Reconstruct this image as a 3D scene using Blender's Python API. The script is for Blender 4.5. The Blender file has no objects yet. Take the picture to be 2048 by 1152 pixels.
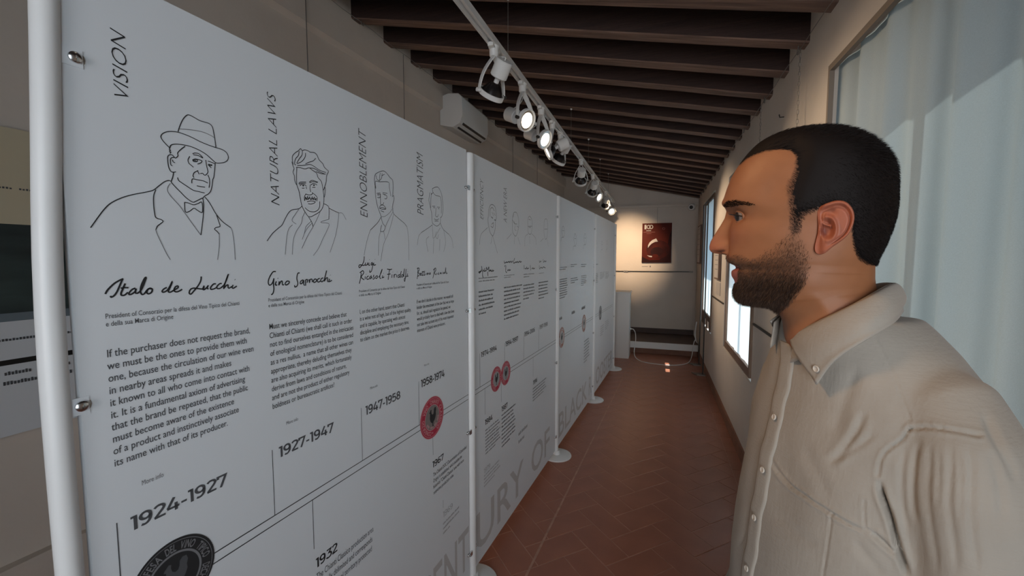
import bpy, bmesh, math, random
import numpy as np
from mathutils import Vector, Matrix, noise
random.seed(7); np.random.seed(7)
D = bpy.data; SC = bpy.context.scene; COL = SC.collection

# ------------------------------------------------------------------ camera
FPX, CAMH, YAW, PITCH = 835.0, 1.53, 19.1, 4.04
cam_d = D.cameras.new('camera'); cam = D.objects.new('camera', cam_d); COL.objects.link(cam)
cam_d.sensor_width = 36.0; cam_d.lens = FPX / 2048 * 36.0; cam_d.clip_start = 0.02
cam.location = (0, 0, CAMH)
cam.rotation_euler = (math.radians(90 - PITCH), 0, math.radians(YAW))
SC.camera = cam

# ------------------------------------------------------------------ world, sun, exposure
w = D.worlds.new('sky'); SC.world = w; w.use_nodes = True
bg = w.node_tree.nodes['Background']; bg.inputs[0].default_value = (0.48, 0.72, 1.0, 1); bg.inputs[1].default_value = 3.6
def light(name, kind, loc, energy, color, look=None, size=None, size_y=None, blend=None, spot=None):
    l = D.lights.new(name, kind); l.energy = energy; l.color = color
    o = D.objects.new(name, l); COL.objects.link(o); o.location = loc
    if look is not None:
        o.rotation_euler = (Vector(look) - Vector(loc)).to_track_quat('-Z', 'Y').to_euler()
    if kind == 'AREA':
        l.shape = 'RECTANGLE'; l.size = size; l.size_y = size_y or size
    if kind == 'SPOT':
        l.spot_size = math.radians(spot); l.spot_blend = blend or 0.6; l.shadow_soft_size = size or 0.03
    return o
sun = light('sun', 'SUN', (6, 5, 8), 11.0, (1.0, 0.97, 0.93), look=(6 - 0.457, 5, 8 - 0.6))
sun.data.angle = math.radians(0.6)
# added fill lamps behind the camera, standing in for daylight from unseen openings
rw_ = light('fill_rear', 'AREA', (0.60, -0.9, 1.5), 7.0, (0.80, 0.91, 1.0), look=(-0.75, 1.3, 1.45), size=1.1, size_y=1.6); rw_.data.spread = math.radians(95)
en_ = light('fill_near_end', 'AREA', (0.15, -2.9, 1.45), 11, (0.98, 0.98, 1.0), look=(0.05, 2.0, 1.5), size=1.0, size_y=1.9); en_.data.spread = math.radians(78)
SC.view_settings.view_transform = 'Standard'; SC.view_settings.look = 'None'
SC.view_settings.gamma = 1.0; SC.view_settings.exposure = 0.2
SC.view_settings.use_curve_mapping = False
SC.cycles.use_denoising = True
SC.cycles.max_bounces = 7; SC.cycles.diffuse_bounces = 4; SC.cycles.transmission_bounces = 4; SC.cycles.sample_clamp_indirect = 4.0

# ------------------------------------------------------------------ measuring: a line of sight met with a real plane
_a, _p = math.radians(YAW), math.radians(PITCH)
CW = np.array([-math.sin(_a) * math.cos(_p), math.cos(_a) * math.cos(_p), -math.sin(_p)])
CR = np.array([math.cos(_a), math.sin(_a), 0.0]); CU = np.cross(CR, CW); C0 = np.array([0, 0, CAMH])
def ray(x, y): return CW + CR * (x - 1024) / FPX - CU * (y - 576) / FPX
def hit(x, y, p, n):
    d = ray(x, y); p = np.array(p, float); n = np.array(n, float)
    return C0 + d * (np.dot(p - C0, n) / np.dot(d, n))
def proj(P):
    v = np.asarray(P, float) - C0; z = v @ CW
    return np.stack([1024 + FPX * (v @ CR) / z, 576 - FPX * (v @ CU) / z], -1)

# ------------------------------------------------------------------ helpers
def srgb(r, g, b):
    f = lambda c: (c / 255 / 12.92) if c / 255 <= 0.04045 else ((c / 255 + 0.055) / 1.055) ** 2.4
    return (f(r), f(g), f(b), 1)
def mat(name, col, rough=0.6, metal=0.0, var=0.0, vscale=8.0, bump=0.0, bscale=40.0, emit=None, stretch=None, col2=None, spec=None, detail=4.0):
    m = D.materials.new(name); m.use_nodes = True; nt = m.node_tree; b = nt.nodes['Principled BSDF']
    b.inputs['Base Color'].default_value = (*col[:3], 1); b.inputs['Roughness'].default_value = rough
    b.inputs['Metallic'].default_value = metal
    if spec is not None: b.inputs['Specular IOR Level'].default_value = spec
    tc = nt.nodes.new('ShaderNodeTexCoord'); mp = nt.nodes.new('ShaderNodeMapping')
    nt.links.new(tc.outputs['Object'], mp.inputs[0])
    if stretch: mp.inputs['Scale'].default_value = stretch
    if var > 0 or col2:
        n = nt.nodes.new('ShaderNodeTexNoise'); n.inputs['Scale'].default_value = vscale; n.inputs['Detail'].default_value = detail
        nt.links.new(mp.outputs[0], n.inputs['Vector'])
        r = nt.nodes.new('ShaderNodeValToRGB'); nt.links.new(n.outputs[0], r.inputs[0])
        r.color_ramp.elements[0].position = 0.3; r.color_ramp.elements[1].position = 0.7
        if col2: c0, c1 = col[:3], col2[:3]
        else: c0 = [c * (1 - var) for c in col[:3]]; c1 = [min(1, c * (1 + var)) for c in col[:3]]
        r.color_ramp.elements[0].color = (*c0, 1); r.color_ramp.elements[1].color = (*c1, 1)
        nt.links.new(r.outputs[0], b.inputs['Base Color'])
    if bump > 0:
        n2 = nt.nodes.new('ShaderNodeTexNoise'); n2.inputs['Scale'].default_value = bscale; n2.inputs['Detail'].default_value = 5
        nt.links.new(mp.outputs[0], n2.inputs['Vector'])
        bp = nt.nodes.new('ShaderNodeBump'); bp.inputs['Strength'].default_value = bump; bp.inputs['Distance'].default_value = 0.01
        nt.links.new(n2.outputs[0], bp.inputs['Height']); nt.links.new(bp.outputs[0], b.inputs['Normal'])
    if emit: 
        b.inputs['Emission Color'].default_value = (*emit[:3], 1); b.inputs['Emission Strength'].default_value = emit[3]
    return m
class MB:
    def __init__(s): s.v = []; s.f = []
    def add(s, vs, fs):
        k = len(s.v); s.v += [tuple(map(float, p)) for p in vs]; s.f += [tuple(i + k for i in f) for f in fs]; return s
    def box(s, x0, y0, z0, x1, y1, z1):
        vs = [(x, y, z) for z in (z0, z1) for x, y in ((x0, y0), (x1, y0), (x1, y1), (x0, y1))]
        return s.add(vs, [(3, 2, 1, 0), (4, 5, 6, 7), (0, 1, 5, 4), (1, 2, 6, 5), (2, 3, 7, 6), (3, 0, 4, 7)])
    def obox(s, c, a, b, h, ea, eb, eh):   # oriented box: centre, three axes, half extents
        c, a, b, h = map(lambda q: np.array(q, float), (c, a, b, h)); vs = []
        for k in (-1, 1):
            for i, j in ((-1, -1), (1, -1), (1, 1), (-1, 1)): vs.append(c + a * ea * i + b * eb * j + h * eh * k)
        return s.add(vs, [(3, 2, 1, 0), (4, 5, 6, 7), (0, 1, 5, 4), (1, 2, 6, 5), (2, 3, 7, 6), (3, 0, 4, 7)])
    def prism(s, poly, z0, z1):
        n = len(poly); vs = [(x, y, z0) for x, y in poly] + [(x, y, z1) for x, y in poly]
        return s.add(vs, [tuple(range(n))[::-1], tuple(range(n, 2 * n))] + [(i, (i + 1) % n, n + (i + 1) % n, n + i) for i in range(n)])
    def tube(s, pts, r, n=8, cap=True, closed=False):
        P = [Vector(p) for p in pts]; m = len(P); rs = r if hasattr(r, '__len__') else [r] * m
        vs = []; up = None
        for i in range(m):
            t = (P[(i + 1) % m] - P[i - 1]) if closed else (P[min(i + 1, m - 1)] - P[max(i - 1, 0)])
            t.normalize()
            if up is None: up = Vector((0, 0, 1)) if abs(t.z) < 0.9 else Vector((1, 0, 0))
            a = t.cross(up); a.normalize(); b = a.cross(t); up = b
            for k in range(n):
                q = 2 * math.pi * k / n; vs.append(P[i] + (a * math.cos(q) + b * math.sin(q)) * rs[i])
        fs = []
        for i in range(m if closed else m - 1):
            j = (i + 1) % m
            for k in range(n): fs.append((i * n + k, i * n + (k + 1) % n, j * n + (k + 1) % n, j * n + k))
        if cap and not closed: fs += [tuple(range(n))[::-1], tuple(range((m - 1) * n, m * n))]
        fs = [f[::-1] for f in fs]
        return s.add(vs, fs)
    def lathe(s, prof, n=24, c=(0, 0, 0)):     # profile of (r, z) about the z axis
        vs = []; fs = []
        for r, z in prof:
            for k in range(n):
                q = 2 * math.pi * k / n; vs.append((c[0] + r * math.cos(q), c[1] + r * math.sin(q), c[2] + z))
        for i in range(len(prof) - 1):
            for k in range(n): fs.append((i * n + k, i * n + (k + 1) % n, (i + 1) * n + (k + 1) % n, (i + 1) * n + k))
        fs.append(tuple(range(n))[::-1]); fs.append(tuple(range((len(prof) - 1) * n, len(prof) * n)))
        return s.add(vs, fs)
    def mesh(s, name, m=None, smooth=False, off=(0, 0, 0)):
        me = D.meshes.new(name); o = off
        me.from_pydata([(v[0] - o[0], v[1] - o[1], v[2] - o[2]) for v in s.v], [], s.f); me.update()
        if m: me.materials.append(m)
        if smooth:
            me.polygons.foreach_set('use_smooth', [True] * len(me.polygons)); 
            try: me.set_sharp_from_angle(angle=math.radians(42))
            except Exception: pass
        return me
    def build(s, name, m, parent=None, smooth=False, bevel=0):
        off = (0, 0, 0)
        if parent is not None: off = tuple(WL(parent))
        me = s.mesh(name, m, smooth, off)
        if bevel:
            bm = bmesh.new(); bm.from_mesh(me)
            bmesh.ops.bevel(bm, geom=[e for e in bm.edges if len(e.link_faces) == 2 and e.calc_face_angle() > 0.6], offset=bevel, segments=2, affect='EDGES', profile=0.6)
            bm.to_mesh(me); bm.free()
            me.polygons.foreach_set('use_smooth', [True] * len(me.polygons))
            me.set_sharp_from_angle(angle=math.radians(50))
        o = D.objects.new(name, me); COL.objects.link(o)
        if parent is not None: o.parent = parent
        return o
def WL(o):
    v = Vector((0, 0, 0))
    while o is not None: v += o.location; o = o.parent
    return v
def tag(o, label=None, cat=None, group=None, kind=None):
    if label: o['label'] = label
    if cat: o['category'] = cat
    if group: o['group'] = group
    if kind: o['kind'] = kind
    return o
def thing(name, label, cat, loc=(0, 0, 0), group=None, rot=None):
    o = D.objects.new(name, None); COL.objects.link(o); o.location = loc; o.empty_display_size = 0.05
    if rot is not None: o.rotation_euler = rot
    return tag(o, label, cat, group)
def struct(o, label=None): return tag(o, label, None, None, 'structure')

# ------------------------------------------------------------------ materials
M = {}
M['wall'] = mat('white_plaster', (0.66, 0.585, 0.515), 0.9, var=0.04, vscale=2.5, bump=0.12, bscale=30)
M['ceil'] = mat('dark_ceiling_boards', (0.035, 0.020, 0.016), 0.8, var=0.4, vscale=6, stretch=(1, 12, 1))
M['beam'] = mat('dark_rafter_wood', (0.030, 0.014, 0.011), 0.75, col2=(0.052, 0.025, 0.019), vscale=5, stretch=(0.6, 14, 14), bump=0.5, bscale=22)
M['beam2'] = mat('uplit_rafter_underside', (0.085, 0.048, 0.036), 0.7, col2=(0.22, 0.135, 0.10), vscale=4, stretch=(1.0, 16, .15), bump=0.4, bscale=20, detail=7)  # paler than the sides to put in light from below; grain is the wood's
M['tile'] = mat('terracotta_tile', (0.31, 0.112, 0.068), 0.36, col2=(0.38, 0.145, 0.088), vscale=5, bump=0.08, bscale=30)
M['grout'] = mat('floor_grout', (0.46, 0.26, 0.19), 0.9, var=0.2, vscale=20)
M['skirt'] = mat('terracotta_skirting', (0.26, 0.12, 0.075), 0.6, var=0.15)
M['panel'] = mat('matt_white_board', (0.70, 0.725, 0.755), 0.55, var=0.01, vscale=3)
M['post'] = mat('white_lacquered_steel', (0.74, 0.74, 0.74), 0.38, var=0.02, vscale=10)
M['chrome'] = mat('chrome', (0.6, 0.6, 0.6), 0.22, 1.0)
M['ink'] = mat('black_ink', (0.018, 0.019, 0.021), 0.6)
M['ink2'] = mat('dark_grey_ink', (0.075, 0.078, 0.085), 0.6)
M['ink3'] = mat('mid_grey_ink', (0.19, 0.19, 0.20), 0.6)
M['ink4'] = mat('light_grey_ink', (0.33, 0.33, 0.34), 0.6)
M['ink5'] = mat('pale_grey_print', (0.50, 0.49, 0.49), 0.6)
M['red'] = mat('red_print', (0.45, 0.022, 0.06), 0.5)
M['pink'] = mat('pink_print', (0.62, 0.34, 0.35), 0.5)
M['sealgrey'] = mat('warm_grey_print', (0.22, 0.19, 0.18), 0.5)
M['white'] = mat('white_plastic', (0.74, 0.73, 0.71), 0.45)
M['black'] = mat('black_plastic', (0.012, 0.012, 0.012), 0.4)
M['darkmetal'] = mat('dark_metal', (0.05, 0.045, 0.04), 0.5, 0.6)
M['wire'] = mat('steel_wire', (0.25, 0.23, 0.21), 0.5, 0.7)
M['wood'] = mat('brown_window_wood', (0.20, 0.125, 0.09), 0.6, var=0.3, vscale=6, stretch=(8, 1, 1))
M['darkwood'] = mat('dark_brown_boards', (0.07, 0.04, 0.032), 0.6, var=0.25, vscale=5)
M['lamp_on'] = mat('lit_lamp_face', (1, 0.9, 0.75), 0.5, emit=(1.0, 0.86, 0.66, 6.0))
M['lamp_off'] = mat('dark_reflector', (0.05, 0.045, 0.045), 0.25, 0.8)
def fabric(name, col, trans, wave=900.0):
    m = D.materials.new(name); m.use_nodes = True; nt = m.node_tree; nt.nodes.remove(nt.nodes['Principled BSDF'])
    out = nt.nodes['Material Output']; d = nt.nodes.new('ShaderNodeBsdfDiffuse'); t = nt.nodes.new('ShaderNodeBsdfTranslucent'); mx = nt.nodes.new('ShaderNodeMixShader')
    tc = nt.nodes.new('ShaderNodeTexCoord'); n = nt.nodes.new('ShaderNodeTexNoise'); n.inputs['Scale'].default_value = wave; n.inputs['Detail'].default_value = 3
    mp = nt.nodes.new('ShaderNodeMapping'); mp.inputs['Scale'].default_value = (1, 0.25, 1); nt.links.new(tc.outputs['Object'], mp.inputs[0]); nt.links.new(mp.outputs[0], n.inputs['Vector'])
    r = nt.nodes.new('ShaderNodeValToRGB'); nt.links.new(n.outputs[0], r.inputs[0])
    r.color_ramp.elements[0].position = 0.25; r.color_ramp.elements[1].position = 0.75
    r.color_ramp.elements[0].color = (*[c * 0.90 for c in col], 1); r.color_ramp.elements[1].color = (*[min(1, c * 1.04) for c in col], 1)
    for q in (d, t): nt.links.new(r.outputs[0], q.inputs['Color'])
    mx.inputs[0].default_value = trans
    nt.links.new(d.outputs[0], mx.inputs[1]); nt.links.new(t.outputs[0], mx.inputs[2]); nt.links.new(mx.outputs[0], out.inputs[0])
    return m
M['curtain'] = fabric('cotton_curtain', (0.42, 0.475, 0.49), 0.10)
M['screen'] = fabric('thin_fabric_screen', (0.80, 0.82, 0.82), 0.42)
def glass():
    m = D.materials.new('window_glass'); m.use_nodes = True; nt = m.node_tree; nt.nodes.remove(nt.nodes['Principled BSDF'])
    t = nt.nodes.new('ShaderNodeBsdfTransparent'); g = nt.nodes.new('ShaderNodeBsdfGlossy'); g.inputs['Roughness'].default_value = 0.02
    mx = nt.nodes.new('ShaderNodeMixShader'); mx.inputs[0].default_value = 0.06; t.inputs[0].default_value = (0.93, 0.97, 0.96, 1)
    nt.links.new(t.outputs[0], mx.inputs[1]); nt.links.new(g.outputs[0], mx.inputs[2]); nt.links.new(mx.outputs[0], nt.nodes['Material Output'].inputs[0]); return m
M['glass'] = glass()

# ------------------------------------------------------------------ room shell
XR, YB, YF = 0.65, 7.85, -3.0
def xl(y): return -1.95 - (y - 2.138) * (-0.0469)          # left wall runs slightly askew
def zc(x): return 2.535 + (XR - x) * 0.222                 # underside of the rafters
RD = 0.14                                                   # rafter depth
WIN = [(-2.0, -0.75, 0.62, 2.32), (0.93, 2.11, 0.62, 2.32), (3.30, 4.62, 0.64, 2.32), (5.62, 6.88, 0.58, 2.36)]
fl = MB(); fl.prism([(xl(YF) - .2, YF), (XR, YF), (XR, YB), (xl(YB) - .2, YB)], -0.12, -0.0016)
floor = struct(fl.build('floor', M['grout']), 'terracotta tile floor laid in herringbone')
# herringbone of 0.30 x 0.15 tiles at 45 degrees
A, B_ = 0.30, 0.15; J = 0.0021
def clip(poly, nx, ny, c):      # keep nx*x+ny*y<=c
    out = []
    for i in range(len(poly)):
        p, q = poly[i], poly[(i + 1) % len(poly)]; dp = nx * p[0] + ny * p[1] - c; dq = nx * q[0] + ny * q[1] - c
        if dp <= 0: out.append(p)
        if (dp < 0 < dq) or (dq < 0 < dp):
            t = dp / (dp - dq); out.append((p[0] + (q[0] - p[0]) * t, p[1] + (q[1] - p[1]) * t))
    return out
def area(p): return abs(sum(p[i][0] * p[(i + 1) % len(p)][1] - p[(i + 1) % len(p)][0] * p[i][1] for i in range(len(p)))) / 2
rest = MB(); ntile = 0
def tile_mesh(lx, ly):
    b = MB(); hx, hy = lx / 2 - J, ly / 2 - J; e = 0.002
    b.add([(-hx, -hy, -.004), (hx, -hy, -.004), (hx, hy, -.004), (-hx, hy, -.004), (-hx, -hy, -.0012), (hx, -hy, -.0012), (hx, hy, -.0012), (-hx, hy, -.0012),
           (-hx + e, -hy + e, 0), (hx - e, -hy + e, 0), (hx - e, hy - e, 0), (-hx + e, hy - e, 0)],
          [(8, 9, 10, 11)] + [(a, (a + 1) % 4 + (a // 4) * 4, (a + 1) % 4 + (a // 4) * 4 + 4, a + 4) for a in range(8)])
    return b.mesh('tile', M['tile'])
TM = tile_mesh(A, B_)
rot45 = math.radians(45); cs, sn = math.cos(rot45), math.sin(rot45)
def tile_at(cx, cy, ang, poly, top):
    global ntile
    poly = clip(poly, 1, 0, 0.548); 
    if len(poly) < 3: return
    poly = clip(poly, -1, 0, 2.6); 
    if len(poly) > 2: poly = clip(poly, 0, 1, YB)
    if len(poly) > 2: poly = clip(poly, 0, -1, -YF)
    if len(poly) < 3 or area(poly) < 0.0006: return
    full = abs(area(poly) - (A - 2 * J) * (B_ - 2 * J)) < 1e-6
    seen = -0.80 < cx < 0.7 and 1.55 < cy < 7.0
    if seen and ntile < 290:
        if full:
            o = D.objects.new('tile', TM); o.rotation_euler = (0, 0, ang); o.location = (cx, cy, top)
        else:
            b = MB(); b.prism([(x - cx, y - cy) for x, y in poly], -.004, 0); o = D.objects.new('tile', b.mesh('tile', M['tile'])); o.location = (cx, cy, top)
        COL.objects.link(o); o.parent = floor; ntile += 1
    else:
        rest.prism(poly, -0.004, top)
# herringbone lattice: horizontal brick at (k*B + i*2A..), standard generator in the rotated frame
seen_set = set()
for i in range(-60, 60):
    for j in range(-60, 60):
        # lattice vectors (B,B) and (2A... ) for 2:1 blocks
        ox = i * B_ + j * 2 * A; oy = i * B_
        for typ in (0, 1):
            if typ == 0: x0, y0, lx, ly = ox, oy, A, B_
            else: x0, y0, lx, ly = ox + A, oy, B_, A
            # vertical brick sits right of the horizontal one
            if typ == 1: y0 = oy + B_ - A
            u, v = x0 + lx / 2, y0 + ly / 2
            cx, cy = u * cs - v * sn - 0.1, u * sn + v * cs + 3.4
            if not (-2.7 < cx < 0.75 and YF - .2 < cy < YB + .2): continue
            key = (round(cx, 3), round(cy, 3))
            if key in seen_set: continue
            seen_set.add(key)
            hx, hy = lx / 2 - J, ly / 2 - J
            poly = []
            for sx, sy in ((-1, -1), (1, -1), (1, 1), (-1, 1)):
                a_, b_ = u + sx * hx, v + sy * hy; poly.append((a_ * cs - b_ * sn - 0.1, a_ * sn + b_ * cs + 3.4))
            tile_at(cx, cy, rot45 + (math.pi / 2 if typ else 0), poly, random.uniform(-0.0006, 0.0006))
if rest.v: 
    r_ = rest.build('far_tiles', M['tile'], floor); r_['kind'] = 'stuff'
y = YF
while y < YB:                                              # straight border course along the right wall
    b = MB(); b.prism([(.5525, y + J), (XR, y + J), (XR, min(y + .298, YB)), (.5525, min(y + .298, YB))], -.004, 0)
    if y > 2: o = b.build('border_tile', M['tile'], floor)
    y += 0.30
b = MB(); b.prism([(-.600, 1.2), (-.588, 1.2), (-.300, 6.95), (-.308, 6.95)], -.004, 0.0009)
o = b.build('trim_1', M['grout']); struct(o, 'thin pale strip let into the floor tiles beside the display boards')

# walls
def wall_poly(name, b, lab=None): return struct(b.build(name, M['wall']), lab)
TOPR = 2.535 + RD + .02
b = MB()
ys = [YF] + [v for wn in WIN for v in wn[:2]] + [YB + .2]
for i in range(0, len(ys), 2): b.box(XR, ys[i], -.1, XR + .34, ys[i + 1], TOPR)
for (a0, a1, z0, z1) in WIN:
    b.box(XR, a0, -.1, XR + .34, a1, z0); b.box(XR, a0, z1, XR + .34, a1, TOPR)
wall_poly('wall_right', b, 'white plastered wall with tall windows')
b = MB(); y0, y1 = YF, YB + .2
TL = 3.35
b.add([(xl(y0), y0, -.1), (xl(y1), y1, -.1), (xl(y1) - .2, y1, -.1), (xl(y0) - .2, y0, -.1), (xl(y0), y0, TL), (xl(y1), y1, TL), (xl(y1) - .2, y1, TL), (xl(y0) - .2, y0, TL)],
      [(0, 1, 2, 3), (7, 6, 5, 4), (4, 5, 1, 0), (5, 6, 2, 1), (6, 7, 3, 2), (7, 4, 0, 3)])
wall_poly('wall_left', b, 'white plastered wall behind the display boards')
b = MB(); b.prism([(-2.0, -.1), (XR + .34, -.1), (XR + .34, TOPR), (-2.0, 3.4)], 0, 1)
bb = MB(); bb.add([(x, YB + z * .15, y) for x, y, z in b.v], [f[::-1] for f in b.f]); wall_poly('wall_back', bb, 'white gable end wall at the far end of the gallery')
b = MB(); b.box(-2.6, YF - .15, -.1, XR + .34, YF, 3.5); wall_poly('wall_front', b)
# ledge band on the left wall under the rafter ends and on the back wall
b = MB()
for (ya, yb_) in ((YF, YB),):
    b.add([(xl(ya), ya, 2.86), (xl(yb_), yb_, 2.86), (xl(yb_) + .035, yb_, 2.88), (xl(ya) + .035, ya, 2.88), (xl(ya), ya, 3.02), (xl(yb_), yb_, 3.02), (xl(yb_) + .035, yb_, 3.02), (xl(ya) + .035, ya, 3.02)],
          [(0, 1, 2, 3)[::-1], (4, 5, 6, 7), (3, 2, 6, 7), (0, 4, 5, 1), (0, 3, 7, 4), (1, 5, 6, 2)])
struct(b.build('trim_2', M['wall']), 'plaster band below the rafter ends on the left wall')
b = MB(); b.box(-1.75, YB - .035, 2.425, XR, YB, 2.455); b.box(-1.75, YB - .05, 2.448, XR, YB, 2.47)
struct(b.build('trim_3', M['wall']), 'plaster ledge across the end wall above the posters')
b = MB(); b.box(-1.0, YB - .018, 1.292, 0.587, YB, 1.308); r3 = struct(b.build('trim_4', M['darkmetal']), 'thin dark picture rail across the end wall')
for x in (-.55, -.51, .545, .58):
    b = MB(); b.box(x - .014, YB - .026, 1.285, x + .014, YB - .018, 1.315); b.build('rail_clip', M['wire'], r3)
b = MB(); b.box(XR - .018, 2.0, 0, XR, YB, .085); b.box(XR - .014, 2.0, .085, XR, YB, .092)
struct(b.build('baseboard_right', M['skirt']), 'terracotta skirting along the window wall')
b = MB(); b.add([(xl(y0), y0, 0), (xl(y1), y1, 0), (xl(y1) + .018, y1, 0), (xl(y0) + .018, y0, 0), (xl(y0), y0, .09), (xl(y1), y1, .09), (xl(y1) + .018, y1, .09), (xl(y0) + .018, y0, .09)],
      [(0, 1, 2, 3)[::-1], (4, 5, 6, 7)[::-1], (0, 3, 7, 4), (1, 5, 6, 2), (3, 2, 6, 7)])
struct(b.build('baseboard_left', M['skirt']))
# ceiling with rafters
b = MB()
def slab(x0, x1, y0, y1, lift, th):
    b.add([(x0, y0, zc(x0) + lift), (x1, y0, zc(x1) + lift), (x1, y1, zc(x1) + lift), (x0, y1, zc(x0) + lift), (x0, y0, zc(x0) + lift + th), (x1, y0, zc(x1) + lift + th), (x1, y1, zc(x1) + lift + th), (x0, y1, zc(x0) + lift + th)],
          [(0, 1, 2, 3)[::-1], (4, 5, 6, 7), (0, 1, 5, 4), (1, 2, 6, 5), (2, 3, 7, 6), (3, 0, 4, 7)])
slab(-2.5, XR + .34, YF - .1, YB + .3, RD, .05)
ceiling = struct(b.build('ceiling', M['ceil']), 'dark timber ceiling sloping down to the window wall')
yy = YF + .1; k = 0; RY = []
while yy < YB:
    off = 2.06 - YF - .1; RY.append(yy); yy += 0.33
RY = [2.075 + 0.33 * i for i in range(-15, 18)]
for yy in RY:
    if yy < YF + .05 or yy > YB - .05: continue
    b = MB(); x0, x1 = xl(yy) - .02, XR + .02; hw = .045 + random.uniform(-.004, .004); dz = random.uniform(-.004, .004); n = 10
    vs = []
    for i in range(n + 1):
        x = x0 + (x1 - x0) * i / n; z = zc(x) + dz + 0.004 * noise.noise(Vector((x * 2, yy * 7, 0))); wq = hw + 0.003 * noise.noise(Vector((x * 3, yy * 3, 5)))
        vs += [(x, yy - wq, z + .006), (x, yy - wq + .006, z), (x, yy + wq - .006, z), (x, yy + wq, z + .006), (x, yy + wq, zc(x) + RD + .004), (x, yy - wq, zc(x) + RD + .004)]
    fs = [tuple(range(6)), tuple(range(n * 6, n * 6 + 6))[::-1]]
    for i in range(n):
        for q in range(6): fs.append((i * 6 + q, i * 6 + (q + 1) % 6, (i + 1) * 6 + (q + 1) % 6, (i + 1) * 6 + q)[::-1])
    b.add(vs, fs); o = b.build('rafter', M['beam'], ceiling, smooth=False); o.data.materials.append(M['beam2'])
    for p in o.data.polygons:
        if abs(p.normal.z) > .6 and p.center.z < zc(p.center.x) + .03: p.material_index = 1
# masonry in the gaps at both walls' tops is part of the walls; eave outside
b = MB(); b.box(XR + .34, YF, 2.60, XR + .50, 2.7, 2.66); b.box(XR + .34, 2.7, 2.60, 1.71, YB, 2.66); struct(b.build('trim_5', M['beam']), 'eave outside above the windows')

b = MB(); b.box(XR + .34, YF - 1, -.3, 14, YB + 6, -.12); M['gravel'] = mat('pale_gravel', (.14, .13, .105), .95, var=.3, vscale=12); struct(b.build('ground', M['gravel']), 'pale ground outside the windows')
# windows: timber casement frames set in the thick wall
def window(i, wn, sun_stop=None):
    a0, a1, z0, z1 = wn; X = XR + .20
    b = MB(); t = .05
    b.box(X, a0, z0, X + .05, a0 + t, z1); b.box(X, a1 - t, z0, X + .05, a1, z1); b.box(X, a0 + t, z0, X + .05, a1 - t, z0 + t); b.box(X, a0 + t, z1 - t, X + .05, a1 - t, z1)
    m = (a0 + a1) / 2; b.box(X + .001, m - .035, z0 + t, X + .049, m + .035, z1 - t)
    if sun_stop: b.box(X - .01, a0, z0, X + .06, sun_stop, z1)  # added board that keeps direct sun out of the slit beside the screen
    fr = struct(b.build('window_%d' % i, M['white']), 'tall timber framed window in the right wall')
    g = MB(); g.box(X + .02, a0 + t, z0 + t, X + .024, m - .035, z1 - t); g.build('pane', M['glass'], fr)
    g = MB(); g.box(X + .02, m + .035, z0 + t, X + .024, a1 - t, z1 - t); g.build('pane', M['glass'], fr)
    s = MB(); s.box(XR + .002, a0, z0 - .03 + .03, X, a1, z0 + .012); s.build('sill', M['wall'], fr)
    return fr
for i, wn in enumerate(WIN): window(i + 1, wn, {2: 3.44, 3: 5.80}.get(i))

# ------------------------------------------------------------------ display boards on posts
Dv = np.array([.0602, .99819, 0.]); Nv = np.array([.99819, -.0602, 0.]); O0 = np.array([-.797, 1.713, 0.])
OP = O0 + Nv * .006                                         # printed face
def P3(s, h, n=0.0): return OP + Dv * s + np.array([0, 0, h]) + Nv * n
def sh(x, y):
    P = hit(x, y, OP, Nv); return float((P - OP) @ Dv), float(P[2])
PS = [(-1.38, 'nearest tall white post at the near end of the display boards'), (0.0, 'white post joining the portrait board to the second board'), (1.38, 'white post with a round foot between the second and third boards'),
      (2.76, 'white post with a round foot between the third and last boards'), (4.14, 'farthest white post at the end of the display boards')]
BN = ['large white board with four portraits and the black round seal', 'white board with two small red seals side by side', 'white board with two orange seals between the third and fourth posts', 'farthest white board with a small black seal']
boards = []
BE = [(-1.322, -.030), (.014, 1.352), (1.392, 2.735), (2.772, 4.118)]
for i, (s0, s1) in enumerate(BE):
    t = thing('display_board', BN[i], 'board', tuple(O0 + Dv * (s0 + s1) / 2 + np.array([0, 0, .05])), 'printed boards of the timeline'); boards.append(t)
    b = MB(); c = O0 + Dv * (s0 + s1) / 2 + np.array([0, 0, 1.025]); b.obox(c, Dv, Nv, (0, 0, 1), (s1 - s0) / 2, .006, .975)
    b.build('sheet', M['panel'], t)
def bolt(parent, s, h, r=.0075):
    b = MB(); c = P3(s, h); n = 14; vs = []; prof = [(r * 1.5, 0), (r * 1.5, .0012), (r, .0014), (r, .005), (r * .7, .0072), (r * .25, .0078), (r * .25, .004)]
    for rr, z in prof:
        for k in range(n):
            q = 6.2832 * k / n; vs.append(c + Dv * rr * math.cos(q) + np.array([0, 0, rr * math.sin(q)]) + Nv * z)
    fs = []
    for i in range(len(prof) - 1):
        for k in range(n): fs.append((i * n + k, i * n + (k + 1) % n, (i + 1) * n + (k + 1) % n, (i + 1) * n + k))
    fs.append(tuple(range((len(prof) - 1) * n, len(prof) * n))); b.add(vs, fs); b.build('bolt', M['chrome'], parent, smooth=True)
hb = [sh(931, 375)[1], sh(933, 622)[1], sh(935, 866)[1], sh(938, 1108)[1]]
for i, (s0, s1) in enumerate(BE):
    for h in hb:
        if i > 0: bolt(boards[i], s0 + .018, h, .005)
        bolt(boards[i], s1 - .012, h, .005)
for px in ((148, 115), (162, 812)):
    s, h = sh(*px); bolt(boards[0], s, h, .0085)
    b = MB(); b.obox(P3(s - .012, h, .0006), Dv, Nv, (0, 0, 1), .022, .0008, .014); b.build('tab', M['panel'], boards[0])
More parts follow.
